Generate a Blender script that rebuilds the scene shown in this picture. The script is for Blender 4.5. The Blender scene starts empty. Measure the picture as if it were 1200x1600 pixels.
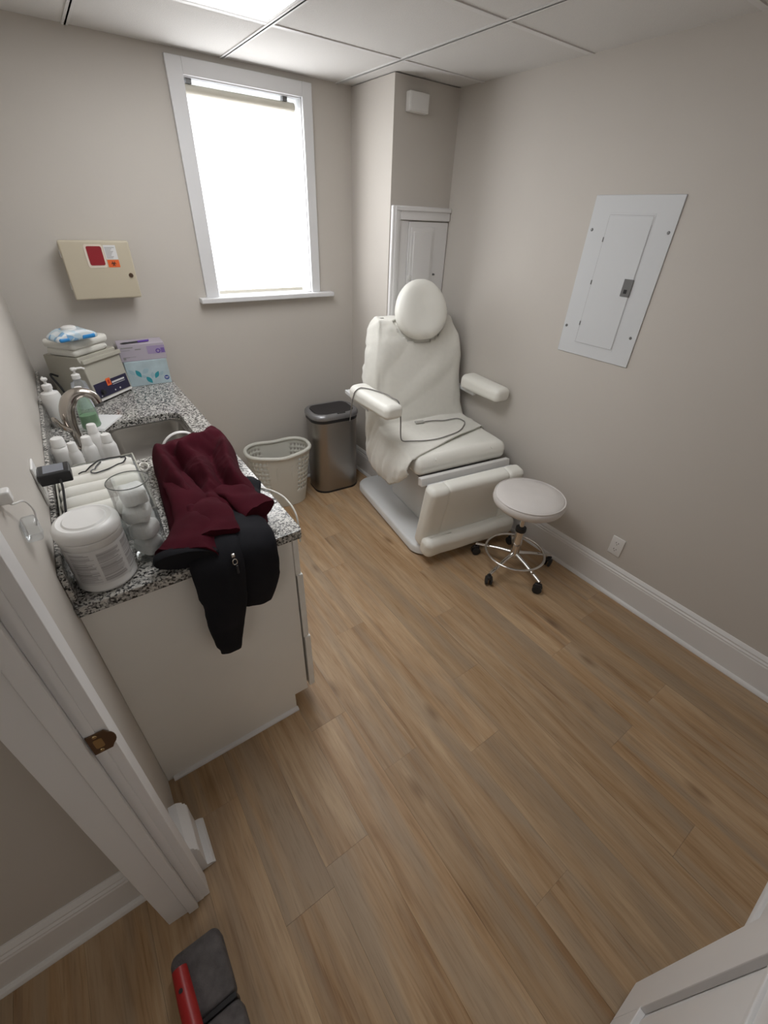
import bpy, bmesh, math, random
from mathutils import Vector, Matrix, noise as mnoise
from mathutils.bvhtree import BVHTree
random.seed(7)
sc = bpy.context.scene
COL = sc.collection
PI = math.pi

# ------------------------------------------------------------------ camera
CX, CY, CZ = -2.0947, -2.7364, 1.7068
YAW, PITCH, ROLL, FPX = -0.63406, 0.60400, 0.04445, 666.18
def look_axes(yaw, pitch, roll):
    f = Vector((-math.sin(yaw) * math.cos(pitch), math.cos(yaw) * math.cos(pitch), -math.sin(pitch)))
    r = Vector((math.cos(yaw), math.sin(yaw), 0.0))
    u = r.cross(f)
    return (math.cos(roll) * r + math.sin(roll) * u, -math.sin(roll) * r + math.cos(roll) * u, f)
_r, _u, _f = look_axes(YAW, PITCH, ROLL)
cam = bpy.data.cameras.new('camera')
cam_o = bpy.data.objects.new('camera', cam)
COL.objects.link(cam_o)
cam.sensor_fit = 'VERTICAL'; cam.sensor_height = 32.0; cam.sensor_width = 24.0
cam.lens = FPX / 1600.0 * 32.0
cam.clip_start = 0.02
M = Matrix.Identity(4)
for i in range(3):
    M[i][0] = _r[i]; M[i][1] = _u[i]; M[i][2] = -_f[i]
M[0][3], M[1][3], M[2][3] = CX, CY, CZ
cam_o.matrix_world = M
sc.camera = cam_o

# ------------------------------------------------------------------ world, exposure
W = bpy.data.worlds.new('sky'); sc.world = W; W.use_nodes = True
W.node_tree.nodes['Background'].inputs[0].default_value = (0.86, 0.93, 1.0, 1)
W.node_tree.nodes['Background'].inputs[1].default_value = 2.5
sc.view_settings.view_transform = 'Standard'
sc.view_settings.look = 'None'
sc.view_settings.gamma = 1.0
sc.view_settings.exposure = 0.50
sc.view_settings.use_curve_mapping = False
SHADE_GLOW = 4.0      # daylight through the roller shade
LAMP_GLOW = 5.4       # ceiling troffer
HALL_FILL = 4.5       # unseen fill light added for the hall (watts)

# ------------------------------------------------------------------ materials
def new_mat(name):
    m = bpy.data.materials.new(name); m.use_nodes = True
    return m, m.node_tree.nodes, m.node_tree.links, m.node_tree.nodes['Principled BSDF']
def mat(name, col, rough=0.5, metal=0.0, var=0.04, vscale=6.0, bump=0.0, bscale=200.0, sheen=0.0, coat=0.0, sub=0.0, stretch=None, spec=None):
    m, n, l, b = new_mat(name)
    tc = n.new('ShaderNodeTexCoord')
    src = tc.outputs['Object']
    if stretch:
        mp = n.new('ShaderNodeMapping'); mp.inputs['Scale'].default_value = stretch
        l.new(src, mp.inputs['Vector']); src = mp.outputs['Vector']
    nz = n.new('ShaderNodeTexNoise'); nz.inputs['Scale'].default_value = vscale; nz.inputs['Detail'].default_value = 4
    l.new(src, nz.inputs['Vector'])
    rp = n.new('ShaderNodeValToRGB')
    rp.color_ramp.elements[0].position = 0.3; rp.color_ramp.elements[1].position = 0.7
    rp.color_ramp.elements[0].color = tuple(max(0, c * (1 - var)) for c in col) + (1,)
    rp.color_ramp.elements[1].color = tuple(min(1, c * (1 + var)) for c in col) + (1,)
    l.new(nz.outputs['Fac'], rp.inputs['Fac']); l.new(rp.outputs['Color'], b.inputs['Base Color'])
    b.inputs['Roughness'].default_value = rough; b.inputs['Metallic'].default_value = metal
    if spec is not None: b.inputs['Specular IOR Level'].default_value = spec
    if sheen: b.inputs['Sheen Weight'].default_value = sheen
    if coat: b.inputs['Coat Weight'].default_value = coat
    if bump:
        n2 = n.new('ShaderNodeTexNoise'); n2.inputs['Scale'].default_value = bscale; n2.inputs['Detail'].default_value = 3
        l.new(src, n2.inputs['Vector'])
        bp = n.new('ShaderNodeBump'); bp.inputs['Strength'].default_value = bump; bp.inputs['Distance'].default_value = 0.004
        l.new(n2.outputs['Fac'], bp.inputs['Height']); l.new(bp.outputs['Normal'], b.inputs['Normal'])
    return m
def glow(name, col, s):
    m, n, l, b = new_mat(name)
    b.inputs['Base Color'].default_value = (*col, 1); b.inputs['Roughness'].default_value = 0.8
    b.inputs['Emission Color'].default_value = (*col, 1); b.inputs['Emission Strength'].default_value = s
    return m
def thin_glass(name, tint=(1, 1, 1), refl=0.12, cloud=0.0):
    m, n, l, b = new_mat(name); n.remove(b)
    out = n['Material Output']
    t = n.new('ShaderNodeBsdfTransparent'); t.inputs['Color'].default_value = (*tint, 1)
    g = n.new('ShaderNodeBsdfGlossy'); g.inputs['Roughness'].default_value = 0.05
    lw = n.new('ShaderNodeLayerWeight'); lw.inputs['Blend'].default_value = 0.35
    mt = n.new('ShaderNodeMath'); mt.operation = 'MULTIPLY_ADD'; mt.inputs[1].default_value = 0.55; mt.inputs[2].default_value = refl * 0.3
    l.new(lw.outputs['Fresnel'], mt.inputs[0])
    mx = n.new('ShaderNodeMixShader'); l.new(mt.outputs[0], mx.inputs[0]); l.new(t.outputs[0], mx.inputs[1]); l.new(g.outputs[0], mx.inputs[2])
    last = mx
    if cloud:
        d = n.new('ShaderNodeBsdfDiffuse'); d.inputs['Color'].default_value = (*tint, 1)
        m2 = n.new('ShaderNodeMixShader'); m2.inputs[0].default_value = cloud
        l.new(mx.outputs[0], m2.inputs[1]); l.new(d.outputs[0], m2.inputs[2]); last = m2
    l.new(last.outputs[0], out.inputs['Surface'])
    return m
def wood_mat():
    m, n, l, b = new_mat('vinyl_plank')
    tc = n.new('ShaderNodeTexCoord'); oi = n.new('ShaderNodeObjectInfo')
    cx = n.new('ShaderNodeCombineXYZ')
    ml = n.new('ShaderNodeMath'); ml.operation = 'MULTIPLY'; ml.inputs[1].default_value = 37.0
    l.new(oi.outputs['Random'], ml.inputs[0]); l.new(ml.outputs[0], cx.inputs[0]); l.new(ml.outputs[0], cx.inputs[1])
    ad = n.new('ShaderNodeVectorMath'); ad.operation = 'ADD'
    l.new(tc.outputs['Object'], ad.inputs[0]); l.new(cx.outputs[0], ad.inputs[1])
    def nz(sx, sy, det, dist=0.0, rough=0.55):
        mp = n.new('ShaderNodeMapping'); mp.inputs['Scale'].default_value = (sx, sy, 1)
        l.new(ad.outputs[0], mp.inputs['Vector'])
        t = n.new('ShaderNodeTexNoise'); t.inputs['Scale'].default_value = 1.0; t.inputs['Detail'].default_value = det
        t.inputs['Distortion'].default_value = dist; t.inputs['Roughness'].default_value = rough
        l.new(mp.outputs[0], t.inputs['Vector']); return t
    big = nz(11, 1.3, 3, 0.6); mid = nz(42, 2.6, 4, 1.0); fine = nz(190, 9, 3, 0.3)
    rp = n.new('ShaderNodeValToRGB'); e = rp.color_ramp.elements
    e[0].position = 0.33; e[0].color = (0.195, 0.115, 0.060, 1)
    e[1].position = 0.68; e[1].color = (0.395, 0.288, 0.184, 1)
    k = e.new(0.44); k.color = (0.285, 0.188, 0.108, 1)
    k = e.new(0.57); k.color = (0.335, 0.238, 0.150, 1)
    mx = n.new('ShaderNodeMix'); mx.data_type = 'FLOAT'; mx.inputs[0].default_value = 0.42
    l.new(big.outputs['Fac'], mx.inputs[2]); l.new(mid.outputs['Fac'], mx.inputs[3])
    l.new(mx.outputs[0], rp.inputs['Fac'])
    gz = nz(9, 0.8, 3, 0.8)
    rg = n.new('ShaderNodeValToRGB'); rg.color_ramp.elements[0].position = 0.46; rg.color_ramp.elements[1].position = 0.66
    rg.color_ramp.elements[0].color = (0, 0, 0, 1); rg.color_ramp.elements[1].color = (0.7, 0.7, 0.7, 1)
    l.new(gz.outputs['Fac'], rg.inputs['Fac'])
    mg = n.new('ShaderNodeMix'); mg.data_type = 'RGBA'
    mg.inputs[7].default_value = (0.245, 0.192, 0.140, 1)
    l.new(rg.outputs['Color'], mg.inputs[0]); l.new(rp.outputs['Color'], mg.inputs[6])
    # fine dark pores
    rf = n.new('ShaderNodeValToRGB'); rf.color_ramp.elements[0].position = 0.30; rf.color_ramp.elements[1].position = 0.5
    rf.color_ramp.elements[0].color = (0.76, 0.74, 0.72, 1); rf.color_ramp.elements[1].color = (1, 1, 1, 1)
    l.new(fine.outputs['Fac'], rf.inputs['Fac'])
    m1 = n.new('ShaderNodeMix'); m1.data_type = 'RGBA'; m1.blend_type = 'MULTIPLY'; m1.inputs[0].default_value = 0.75
    l.new(mg.outputs[2], m1.inputs[6]); l.new(rf.outputs['Color'], m1.inputs[7])
    # knots
    mp = n.new('ShaderNodeMapping'); mp.inputs['Scale'].default_value = (5.2, 2.1, 1); l.new(ad.outputs[0], mp.inputs['Vector'])
    vo = n.new('ShaderNodeTexVoronoi'); vo.inputs['Scale'].default_value = 1.0; vo.inputs['Randomness'].default_value = 1.0
    l.new(mp.outputs[0], vo.inputs['Vector'])
    rk = n.new('ShaderNodeValToRGB'); rk.color_ramp.elements[0].position = 0.02; rk.color_ramp.elements[1].position = 0.13
    rk.color_ramp.elements[0].color = (0.52, 0.46, 0.42, 1); rk.color_ramp.elements[1].color = (1, 1, 1, 1)
    l.new(vo.outputs['Distance'], rk.inputs['Fac'])
    m2 = n.new('ShaderNodeMix'); m2.data_type = 'RGBA'; m2.blend_type = 'MULTIPLY'; m2.inputs[0].default_value = 0.85
    l.new(m1.outputs[2], m2.inputs[6]); l.new(rk.outputs['Color'], m2.inputs[7])
    # plank tone
    hs = n.new('ShaderNodeHueSaturation'); mr = n.new('ShaderNodeMapRange')
    mr.inputs['To Min'].default_value = 1.28; mr.inputs['To Max'].default_value = 1.56
    l.new(oi.outputs['Random'], mr.inputs['Value']); l.new(mr.outputs[0], hs.inputs['Value'])
    hs.inputs['Saturation'].default_value = 1.06
    l.new(m2.outputs[2], hs.inputs['Color']); l.new(hs.outputs[0], b.inputs['Base Color'])
    b.inputs['Roughness'].default_value = 0.46
    b.inputs['Specular IOR Level'].default_value = 0.35
    bp = n.new('ShaderNodeBump'); bp.inputs['Strength'].default_value = 0.12; bp.inputs['Distance'].default_value = 0.002
    l.new(fine.outputs['Fac'], bp.inputs['Height']); l.new(bp.outputs[0], b.inputs['Normal'])
    return m
def granite_mat():
    m, n, l, b = new_mat('granite')
    tc = n.new('ShaderNodeTexCoord')
    v1 = n.new('ShaderNodeTexVoronoi'); v1.inputs['Scale'].default_value = 175; l.new(tc.outputs['Object'], v1.inputs['Vector'])
    n1 = n.new('ShaderNodeTexNoise'); n1.inputs['Scale'].default_value = 95; n1.inputs['Detail'].default_value = 5; n1.inputs['Roughness'].default_value = 0.7
    l.new(tc.outputs['Object'], n1.inputs['Vector'])
    sp = n.new('ShaderNodeSeparateColor'); l.new(v1.outputs['Color'], sp.inputs[0])
    mx = n.new('ShaderNodeMix'); mx.data_type = 'FLOAT'; mx.inputs[0].default_value = 0.62
    l.new(sp.outputs[0], mx.inputs[2]); l.new(n1.outputs['Fac'], mx.inputs[3])
    rp = n.new('ShaderNodeValToRGB'); e = rp.color_ramp.elements
    e[0].position = 0.32; e[0].color = (0.02, 0.02, 0.02, 1)
    e[1].position = 0.70; e[1].color = (0.62, 0.60, 0.56, 1)
    k = e.new(0.43); k.color = (0.14, 0.135, 0.13, 1)
    k = e.new(0.50); k.color = (0.36, 0.35, 0.33, 1)
    k = e.new(0.58); k.color = (0.50, 0.485, 0.455, 1)
    l.new(mx.outputs[0], rp.inputs['Fac']); l.new(rp.outputs['Color'], b.inputs['Base Color'])
    b.inputs['Roughness'].default_value = 0.16
    return m
def steel_mat(name, col=(0.36, 0.34, 0.32), rough=0.32, stretch=(400, 400, 3)):
    m, n, l, b = new_mat(name)
    tc = n.new('ShaderNodeTexCoord'); mp = n.new('ShaderNodeMapping'); mp.inputs['Scale'].default_value = stretch
    l.new(tc.outputs['Object'], mp.inputs['Vector'])
    nz = n.new('ShaderNodeTexNoise'); nz.inputs['Scale'].default_value = 1; l.new(mp.outputs[0], nz.inputs['Vector'])
    mr = n.new('ShaderNodeMapRange'); mr.inputs['To Min'].default_value = rough * 0.8; mr.inputs['To Max'].default_value = rough * 1.25
    l.new(nz.outputs['Fac'], mr.inputs['Value']); l.new(mr.outputs[0], b.inputs['Roughness'])
    b.inputs['Base Color'].default_value = (*col, 1); b.inputs['Metallic'].default_value = 1.0
    return m

WALL = mat('wall_paint', (0.585, 0.548, 0.502), 0.62, var=0.012, vscale=3, bump=0.05, bscale=350)
TRIM = mat('white_trim_paint', (0.80, 0.79, 0.785), 0.38, var=0.012, vscale=3)
WINTRIM = mat('window_trim_paint', (0.74, 0.74, 0.75), 0.4, var=0.01)
TILE = mat('ceiling_tile', (0.70, 0.685, 0.665), 0.9, var=0.03, vscale=260, bump=0.35, bscale=420)
TEE = mat('tee_bar_paint', (0.72, 0.71, 0.70), 0.45, var=0.01)
WOOD = wood_mat()
SUB = mat('subfloor', (0.09, 0.06, 0.035), 0.9)
GRANITE = granite_mat()
CAB = mat('cabinet_laminate', (0.86, 0.84, 0.79), 0.45, var=0.012)
DARK = mat('dark_gap', (0.02, 0.02, 0.02), 0.8)
VINYL = mat('white_vinyl', (0.86, 0.85, 0.79), 0.42, var=0.012, bump=0.06, bscale=500)
CHAIRPL = mat('white_gloss_plastic', (0.77, 0.78, 0.78), 0.3, var=0.01)
TERRY = mat('white_terry', (0.79, 0.775, 0.715), 0.95, var=0.02, vscale=40, bump=0.35, bscale=700, sheen=0.3)
COTTON = mat('white_cotton', (0.83, 0.82, 0.80), 0.95, var=0.02, vscale=60, bump=0.3, bscale=700, sheen=0.3)
GAUZE = mat('gauze', (0.86, 0.855, 0.84), 0.95, var=0.03, vscale=80, bump=0.4, bscale=500)
WHITEPL = mat('white_plastic', (0.78, 0.77, 0.75), 0.35, var=0.01)
BASKETPL = mat('basket_plastic', (0.66, 0.65, 0.59), 0.45, var=0.012)
STOOLV = mat('stool_vinyl', (0.70, 0.665, 0.64), 0.36, var=0.03, vscale=12)
CHROME = mat('chrome', (0.72, 0.70, 0.68), 0.14, 1.0, var=0.02)
NICKEL = mat('brushed_nickel', (0.50, 0.46, 0.42), 0.22, 1.0, var=0.03)
STEEL = steel_mat('brushed_steel')
SINKST = steel_mat('sink_steel', (0.50, 0.48, 0.45), 0.35, (3, 300, 300))
LIDGREY = mat('grey_lid_plastic', (0.22, 0.22, 0.23), 0.35, 0.3)
BLACK = mat('black_plastic', (0.016, 0.016, 0.018), 0.4)
RUBBER = mat('black_rubber', (0.02, 0.02, 0.02), 0.7)
BEIGE = mat('beige_plastic', (0.55, 0.49, 0.375), 0.45, var=0.012)
BEIGE2 = mat('beige_enamel', (0.44, 0.42, 0.355), 0.42, var=0.012)
RED = mat('red_plastic', (0.30, 0.02, 0.028), 0.25)
REDBAR = mat('red_bar', (0.36, 0.016, 0.016), 0.4)
ORANGE = mat('orange_sticker', (0.80, 0.14, 0.03), 0.6)
PAPER = mat('white_paper', (0.74, 0.74, 0.74), 0.8)
INK = mat('ink', (0.03, 0.03, 0.03), 0.8)
GREYINK = mat('grey_ink', (0.30, 0.29, 0.29), 0.8)
NAVY = mat('navy_panel', (0.018, 0.016, 0.05), 0.35)
PANELW = mat('panel_enamel', (0.66, 0.675, 0.69), 0.4, var=0.008)
METALG = mat('grey_metal', (0.20, 0.20, 0.20), 0.4, 0.8)
MAROON = mat('maroon_fleece', (0.052, 0.0054, 0.0112), 0.95, var=0.15, vscale=14, bump=0.25, bscale=700, spec=0.12)
JBLACK = mat('black_fabric', (0.0080, 0.0080, 0.0110), 0.85, var=0.1, bump=0.2, bscale=600, spec=0.25)
BRONZE = mat('bronze_plate', (0.16, 0.105, 0.07), 0.35, 0.85)
BRASS = mat('worn_brass', (0.45, 0.33, 0.18), 0.3, 0.9)
GREYFELT = mat('grey_felt', (0.115, 0.105, 0.105), 0.95, var=0.25, vscale=40, bump=0.4, bscale=300)
BLUE = mat('blue_film', (0.03, 0.25, 0.60), 0.3, var=0.1)
LILAC = mat('lilac_card', (0.47, 0.425, 0.49), 0.6, var=0.04)
PURPLE = mat('purple_ink', (0.13, 0.06, 0.36), 0.6)
GREYCORD = mat('grey_cable', (0.22, 0.21, 0.20), 0.5)
WHITECORD = mat('white_cable', (0.78, 0.76, 0.70), 0.45)
CREAM = mat('cream_roller', (0.60, 0.57, 0.49), 0.6)
TAN = mat('tan_card', (0.42, 0.32, 0.21), 0.7)
GREENL = mat('green_liquid', (0.30, 0.47, 0.30), 0.2)
TEAL = mat('teal_ink', (0.03, 0.30, 0.36), 0.7)
PALEBLUE = mat('pale_blue_card', (0.47, 0.58, 0.62), 0.6, var=0.12, vscale=14)
BLUEINK = mat('blue_ink', (0.03, 0.07, 0.30), 0.6)
GLASS = thin_glass('clear_glass', (0.97, 0.985, 0.98), 0.12)
CLEARPL = thin_glass('clear_plastic', (0.93, 0.95, 0.96), 0.10, 0.10)
PANE = thin_glass('window_pane', (0.95, 0.97, 0.96), 0.15)
SHADE = glow('lit_roller_shade', (0.985, 0.99, 1.0), SHADE_GLOW)
LAMP = glow('lamp_diffuser', (0.975, 0.985, 1.0), LAMP_GLOW)

def wipes_mat():
    m, n, l, b = new_mat('wipes_film')
    tc = n.new('ShaderNodeTexCoord'); v = n.new('ShaderNodeTexVoronoi'); v.inputs['Scale'].default_value = 38
    l.new(tc.outputs['Object'], v.inputs['Vector'])
    sx = n.new('ShaderNodeSeparateColor'); l.new(v.outputs['Color'], sx.inputs[0])
    rp = n.new('ShaderNodeValToRGB'); e = rp.color_ramp.elements
    rp.color_ramp.interpolation = 'CONSTANT'
    e[0].position = 0; e[0].color = (0.55, 0.68, 0.76, 1); e[1].position = 0.62; e[1].color = (0.70, 0.75, 0.78, 1)
    k = e.new(0.40); k.color = (0.25, 0.45, 0.68, 1)
    l.new(sx.outputs[0], rp.inputs['Fac']); l.new(rp.outputs[0], b.inputs['Base Color']); b.inputs['Roughness'].default_value = 0.25
    return m
WIPES = wipes_mat()

# ------------------------------------------------------------------ geometry helpers (return verts, faces)
def g_box(x0, x1, y0, y1, z0, z1):
    v = [(x0, y0, z0), (x1, y0, z0), (x1, y1, z0), (x0, y1, z0), (x0, y0, z1), (x1, y0, z1), (x1, y1, z1), (x0, y1, z1)]
    return v, [(3, 2, 1, 0), (4, 5, 6, 7), (0, 1, 5, 4), (1, 2, 6, 5), (2, 3, 7, 6), (3, 0, 4, 7)]
def g_cush(hx, hy, hz, r, k=4, m=6, fn=None):
    """rounded box centred at 0; fn deforms a point"""
    def nodes(h):
        rr = min(r, h * 0.999)
        a = [-(h - rr) - rr * math.tan(PI / 4 * (1 - i / k)) for i in range(k)]
        flat = [-(h - rr) + 2 * (h - rr) * i / m for i in range(m + 1)]
        return a + flat + [-t for t in reversed(a)]
    H = (hx, hy, hz); N = [nodes(h) for h in H]
    verts, faces, idx = [], [], {}
    def put(p):
        q = [max(-(H[i] - r), min(H[i] - r, p[i])) if H[i] > r else 0.0 for i in range(3)]
        d = Vector([p[i] - q[i] for i in range(3)])
        if d.length > 1e-9:
            d.normalize(); d = Vector([d[i] * min(r, H[i]) for i in range(3)])
        v = (q[0] + d[0], q[1] + d[1], q[2] + d[2])
        key = tuple(round(c, 6) for c in v)
        if key not in idx:
            idx[key] = len(verts); verts.append(v)
        return idx[key]
    for ax in range(3):
        a, b_ = (ax + 1) % 3, (ax + 2) % 3
        for s in (-1, 1):
            A, B = N[a], N[b_]
            g = []
            for i in A:
                row = []
                for j in B:
                    p = [0, 0, 0]; p[ax] = s * H[ax]; p[a] = i; p[b_] = j
                    row.append(put(p))
                g.append(row)
            for i in range(len(A) - 1):
                for j in range(len(B) - 1):
                    f = [g[i][j], g[i + 1][j], g[i + 1][j + 1], g[i][j + 1]]
                    if s < 0: f.reverse()
                    f2 = []
                    for t in f:
                        if t not in f2: f2.append(t)
                    if len(f2) > 2: faces.append(tuple(f2))
    if fn: verts = [tuple(fn(*v)) for v in verts]
    return verts, faces
def g_egg(hx, hy, hz, ey=0.45, ex=0.9, nu=40, nv=20, fn=None):
    def pw(c, e): return math.copysign(abs(c) ** e, c)
    v = []
    for j in range(1, nv):
        b = -PI / 2 + PI * j / nv
        for i in range(nu):
            a = 2 * PI * i / nu
            p = (hx * pw(math.cos(b), ey) * pw(math.cos(a), ex), hy * pw(math.sin(b), ey * 1.6), hz * pw(math.cos(b), ey) * pw(math.sin(a), ex))
            v.append(p)
    v += [(0, -hy, 0), (0, hy, 0)]
    f = []
    for j in range(nv - 2):
        for i in range(nu):
            k = (i + 1) % nu; f.append((j * nu + i, j * nu + k, (j + 1) * nu + k, (j + 1) * nu + i))
    s0, s1 = len(v) - 2, len(v) - 1
    for i in range(nu):
        k = (i + 1) % nu
        f.append((s0, k, i)); f.append(((nv - 2) * nu + i, (nv - 2) * nu + k, s1))
    if fn: v = [fn(*p) for p in v]
    return v, f
def g_lathe(prof, n=28, c=(0, 0, 0), sx=1.0, sy=1.0):
    v, f = [], []
    for (r, z) in prof:
        for i in range(n):
            a = 2 * PI * i / n
            v.append((c[0] + r * sx * math.cos(a), c[1] + r * sy * math.sin(a), c[2] + z))
    for j in range(len(prof) - 1):
        for i in range(n):
            k = (i + 1) % n
            f.append((j * n + i, j * n + k, (j + 1) * n + k, (j + 1) * n + i))
    if prof[0][0] > 1e-6: f.append(tuple(reversed(range(n))))
    if prof[-1][0] > 1e-6: f.append(tuple(range((len(prof) - 1) * n, len(prof) * n)))
    return v, f
def smooth_path(pts, sub=6):
    P = [Vector(p) for p in pts]; out = []
    for i in range(len(P) - 1):
        p0 = P[max(i - 1, 0)]; p1 = P[i]; p2 = P[i + 1]; p3 = P[min(i + 2, len(P) - 1)]
        for s in range(sub):
            t = s / sub
            out.append(0.5 * ((2 * p1) + (p2 - p0) * t + (2 * p0 - 5 * p1 + 4 * p2 - p3) * t * t + (3 * p1 - p0 - 3 * p2 + p3) * t ** 3))
    out.append(P[-1]); return out
def g_tube(pts, r, n=8, closed=False, flat=None, up=(0, 0, 1), fn=None):
    """r: number or list; flat: (a,b) multiplies radius along side / up"""
    P = [Vector(p) for p in pts]; N = len(P)
    R = r if isinstance(r, (list, tuple)) else [r] * N
    v, f = [], []
    prev = None
    for i in range(N):
        if closed: t = P[(i + 1) % N] - P[i - 1]
        else: t = P[min(i + 1, N - 1)] - P[max(i - 1, 0)]
        t.normalize()
        if prev is None:
            U = Vector(up)
            s = t.cross(U)
            if s.length < 1e-3: s = t.cross(Vector((0, 1, 0)))
            s.normalize()
        else:
            s = prev - t * prev.dot(t); s.normalize()
        prev = s; w = s.cross(t)
        fa, fb = flat if flat else (1, 1)
        for k in range(n):
            a = 2 * PI * k / n
            p = P[i] + s * (R[i] * fa * math.cos(a)) + w * (R[i] * fb * math.sin(a))
            if fn: p = fn(p, i / max(N - 1, 1), a)
            v.append(tuple(p))
    M_ = N if closed else N - 1
    for i in range(M_):
        for k in range(n):
            a, b = i * n, ((i + 1) % N) * n; k2 = (k + 1) % n
            f.append((a + k, b + k, b + k2, a + k2))
    if not closed:
        f.append(tuple(range(n))); f.append(tuple(reversed(range((N - 1) * n, N * n))))
    return v, f
def g_prism(poly, z0, z1):
    n = len(poly)
    v = [(x, y, z0) for x, y in poly] + [(x, y, z1) for x, y in poly]
    f = [tuple(reversed(range(n))), tuple(range(n, 2 * n))]
    f += [(i, (i + 1) % n, n + (i + 1) % n, n + i) for i in range(n)]
    return v, f
def g_grid(fn, nu, nv):
    v = [fn(i / nu, j / nv) for j in range(nv + 1) for i in range(nu + 1)]
    f = [(j * (nu + 1) + i, j * (nu + 1) + i + 1, (j + 1) * (nu + 1) + i + 1, (j + 1) * (nu + 1) + i) for j in range(nv) for i in range(nu)]
    return v, f
def rrect(x0, x1, y0, y1, r, k=5):
    out = []
    for (cx, cy, a0) in ((x1 - r, y1 - r, 0), (x0 + r, y1 - r, 90), (x0 + r, y0 + r, 180), (x1 - r, y0 + r, 270)):
        for i in range(k + 1):
            a = math.radians(a0 + 90 * i / k); out.append((cx + r * math.cos(a), cy + r * math.sin(a)))
    return out
def join(*gs):
    v, f = [], []
    for (a, b) in gs:
        o = len(v); v += list(a); f += [tuple(i + o for i in t) for t in b]
    return v, f
def tr(g, loc=(0, 0, 0), rz=0.0, rx=0.0, ry=0.0):
    m = Matrix.Translation(loc) @ Matrix.Rotation(rz, 4, 'Z') @ Matrix.Rotation(ry, 4, 'Y') @ Matrix.Rotation(rx, 4, 'X')
    return [tuple(m @ Vector(p)) for p in g[0]], g[1]
def mapg(g, fn): return [tuple(fn(*p)) for p in g[0]], g[1]
def sweep_profile(prof, a, b, axis):
    """extrude closed profile (d, z) from a to b along X or Y. axis: function (t, d, z)->xyz"""
    n = len(prof)
    v = [axis(a, d, z) for d, z in prof] + [axis(b, d, z) for d, z in prof]
    f = [tuple(reversed(range(n))), tuple(range(n, 2 * n))] + [(i, (i + 1) % n, n + (i + 1) % n, n + i) for i in range(n)]
    return v, f

_cache = {}
def obj(name, g, m, parent=None, smooth=True, bevel=0.0, solid=0.0, subs=0, angle=40):
    me = bpy.data.meshes.new(name)
    me.from_pydata([tuple(p) for p in g[0]], [], g[1])
    bm = bmesh.new(); bm.from_mesh(me); bmesh.ops.recalc_face_normals(bm, faces=bm.faces)
    if smooth:
        for fc in bm.faces: fc.smooth = True
        th = math.radians(angle)
        for e in bm.edges:
            if len(e.link_faces) == 2 and e.calc_face_angle(0) > th: e.smooth = False
    bm.to_mesh(me); bm.free()
    me.materials.append(m)
    o = bpy.data.objects.new(name, me); COL.objects.link(o)
    if parent: o.parent = parent
    if name in ('print', 'print_lines', 'leaf_print', 'pale_leaf_print', 'badge_text', 'text_mark', 'slot', 'ribs', 'biohazard_symbol'): o['kind'] = 'stuff'
    if solid:
        s = o.modifiers.new('thickness', 'SOLIDIFY'); s.thickness = solid; s.offset = 0
    if bevel:
        b = o.modifiers.new('bevel', 'BEVEL'); b.width = bevel; b.segments = 2; b.limit_method = 'ANGLE'; b.harden_normals = False
    if subs:
        s = o.modifiers.new('subdivision', 'SUBSURF'); s.levels = subs; s.render_levels = subs
    return o
def tag(o, label, cat, group=None):
    o['label'] = label; o['category'] = cat
    if group: o['group'] = group
    return o
def thing(name, label, cat, loc=(0, 0, 0), rz=0.0, group=None):
    o = bpy.data.objects.new(name, None); COL.objects.link(o)
    o.empty_display_size = 0.05
    o.location = loc; o.rotation_euler = (0, 0, rz)
    return tag(o, label, cat, group)
def struct(name, g, m, parent=None, **k):
    o = obj(name, g, m, parent, **k)
    if parent is None: o['kind'] = 'structure'
    return o
def sempty(name, loc=(0, 0, 0)):
    o = bpy.data.objects.new(name, None); COL.objects.link(o); o.location = loc; o['kind'] = 'structure'; return o
def tree(g): return BVHTree.FromPolygons([tuple(p) for p in g[0]], [tuple(f) for f in g[1]])
def tree_of(o):
    me = o.data
    return tree(([v.co for v in me.vertices], [tuple(q.vertices) for q in me.polygons]))
def signed(bv, p):
    loc, n, _, d = bv.find_nearest(p)
    ins = (p - loc).dot(n) < 0
    return (-d if ins else d), loc, n
def push(p, bvs, gap, rounds=4):
    for _ in range(rounds):
        hit = False
        for bv in bvs:
            sd, loc, n = signed(bv, p)
            if sd < gap - 1e-5:
                d = n if sd <= 1e-6 else (p - loc).normalized()
                p = loc + d * gap; hit = True
        if not hit: break
    return p
def lay(pts, bvs, r, sub, floor=None):
    # a cable laid on surfaces from above: every point rests r above the highest surface under it
    out = []
    for q in smooth_path(pts, sub):
        top = -9.0
        for bv in bvs:
            for dx, dy in ((0, 0), (r, 0), (-r, 0), (0, r), (0, -r), (r * 2, r * 2), (-r * 2, r * 2), (r * 2, -r * 2), (-r * 2, -r * 2)):
                h = bv.ray_cast(Vector((q.x + dx, q.y + dy, q.z + 0.3)), Vector((0, 0, -1)))[0]
                if h is not None: top = max(top, h.z)
        if floor is not None: top = max(top, floor)
        out.append(Vector((q.x, q.y, top + r + 0.0012)))
    zs = [max(o.z for o in out[max(0, i - 1):i + 2]) for i in range(len(out))]
    for o, z in zip(out, zs): o.z = z
    return out
def fbm(x, y, z=0.0): return mnoise.fractal(Vector((x, y, z)), 1.0, 2.0, 4)

# ------------------------------------------------------------------ dimensions
H = 2.28; XL = -2.275; T = 0.12; COLX = -0.429; COLY = -0.404
YN = -3.14          # near wall
JAMB = -2.137       # strike jamb face
XH = XL - 0.070     # hall side of left wall
YHW = -2.012        # hall cross wall
CT = 0.915

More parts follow.
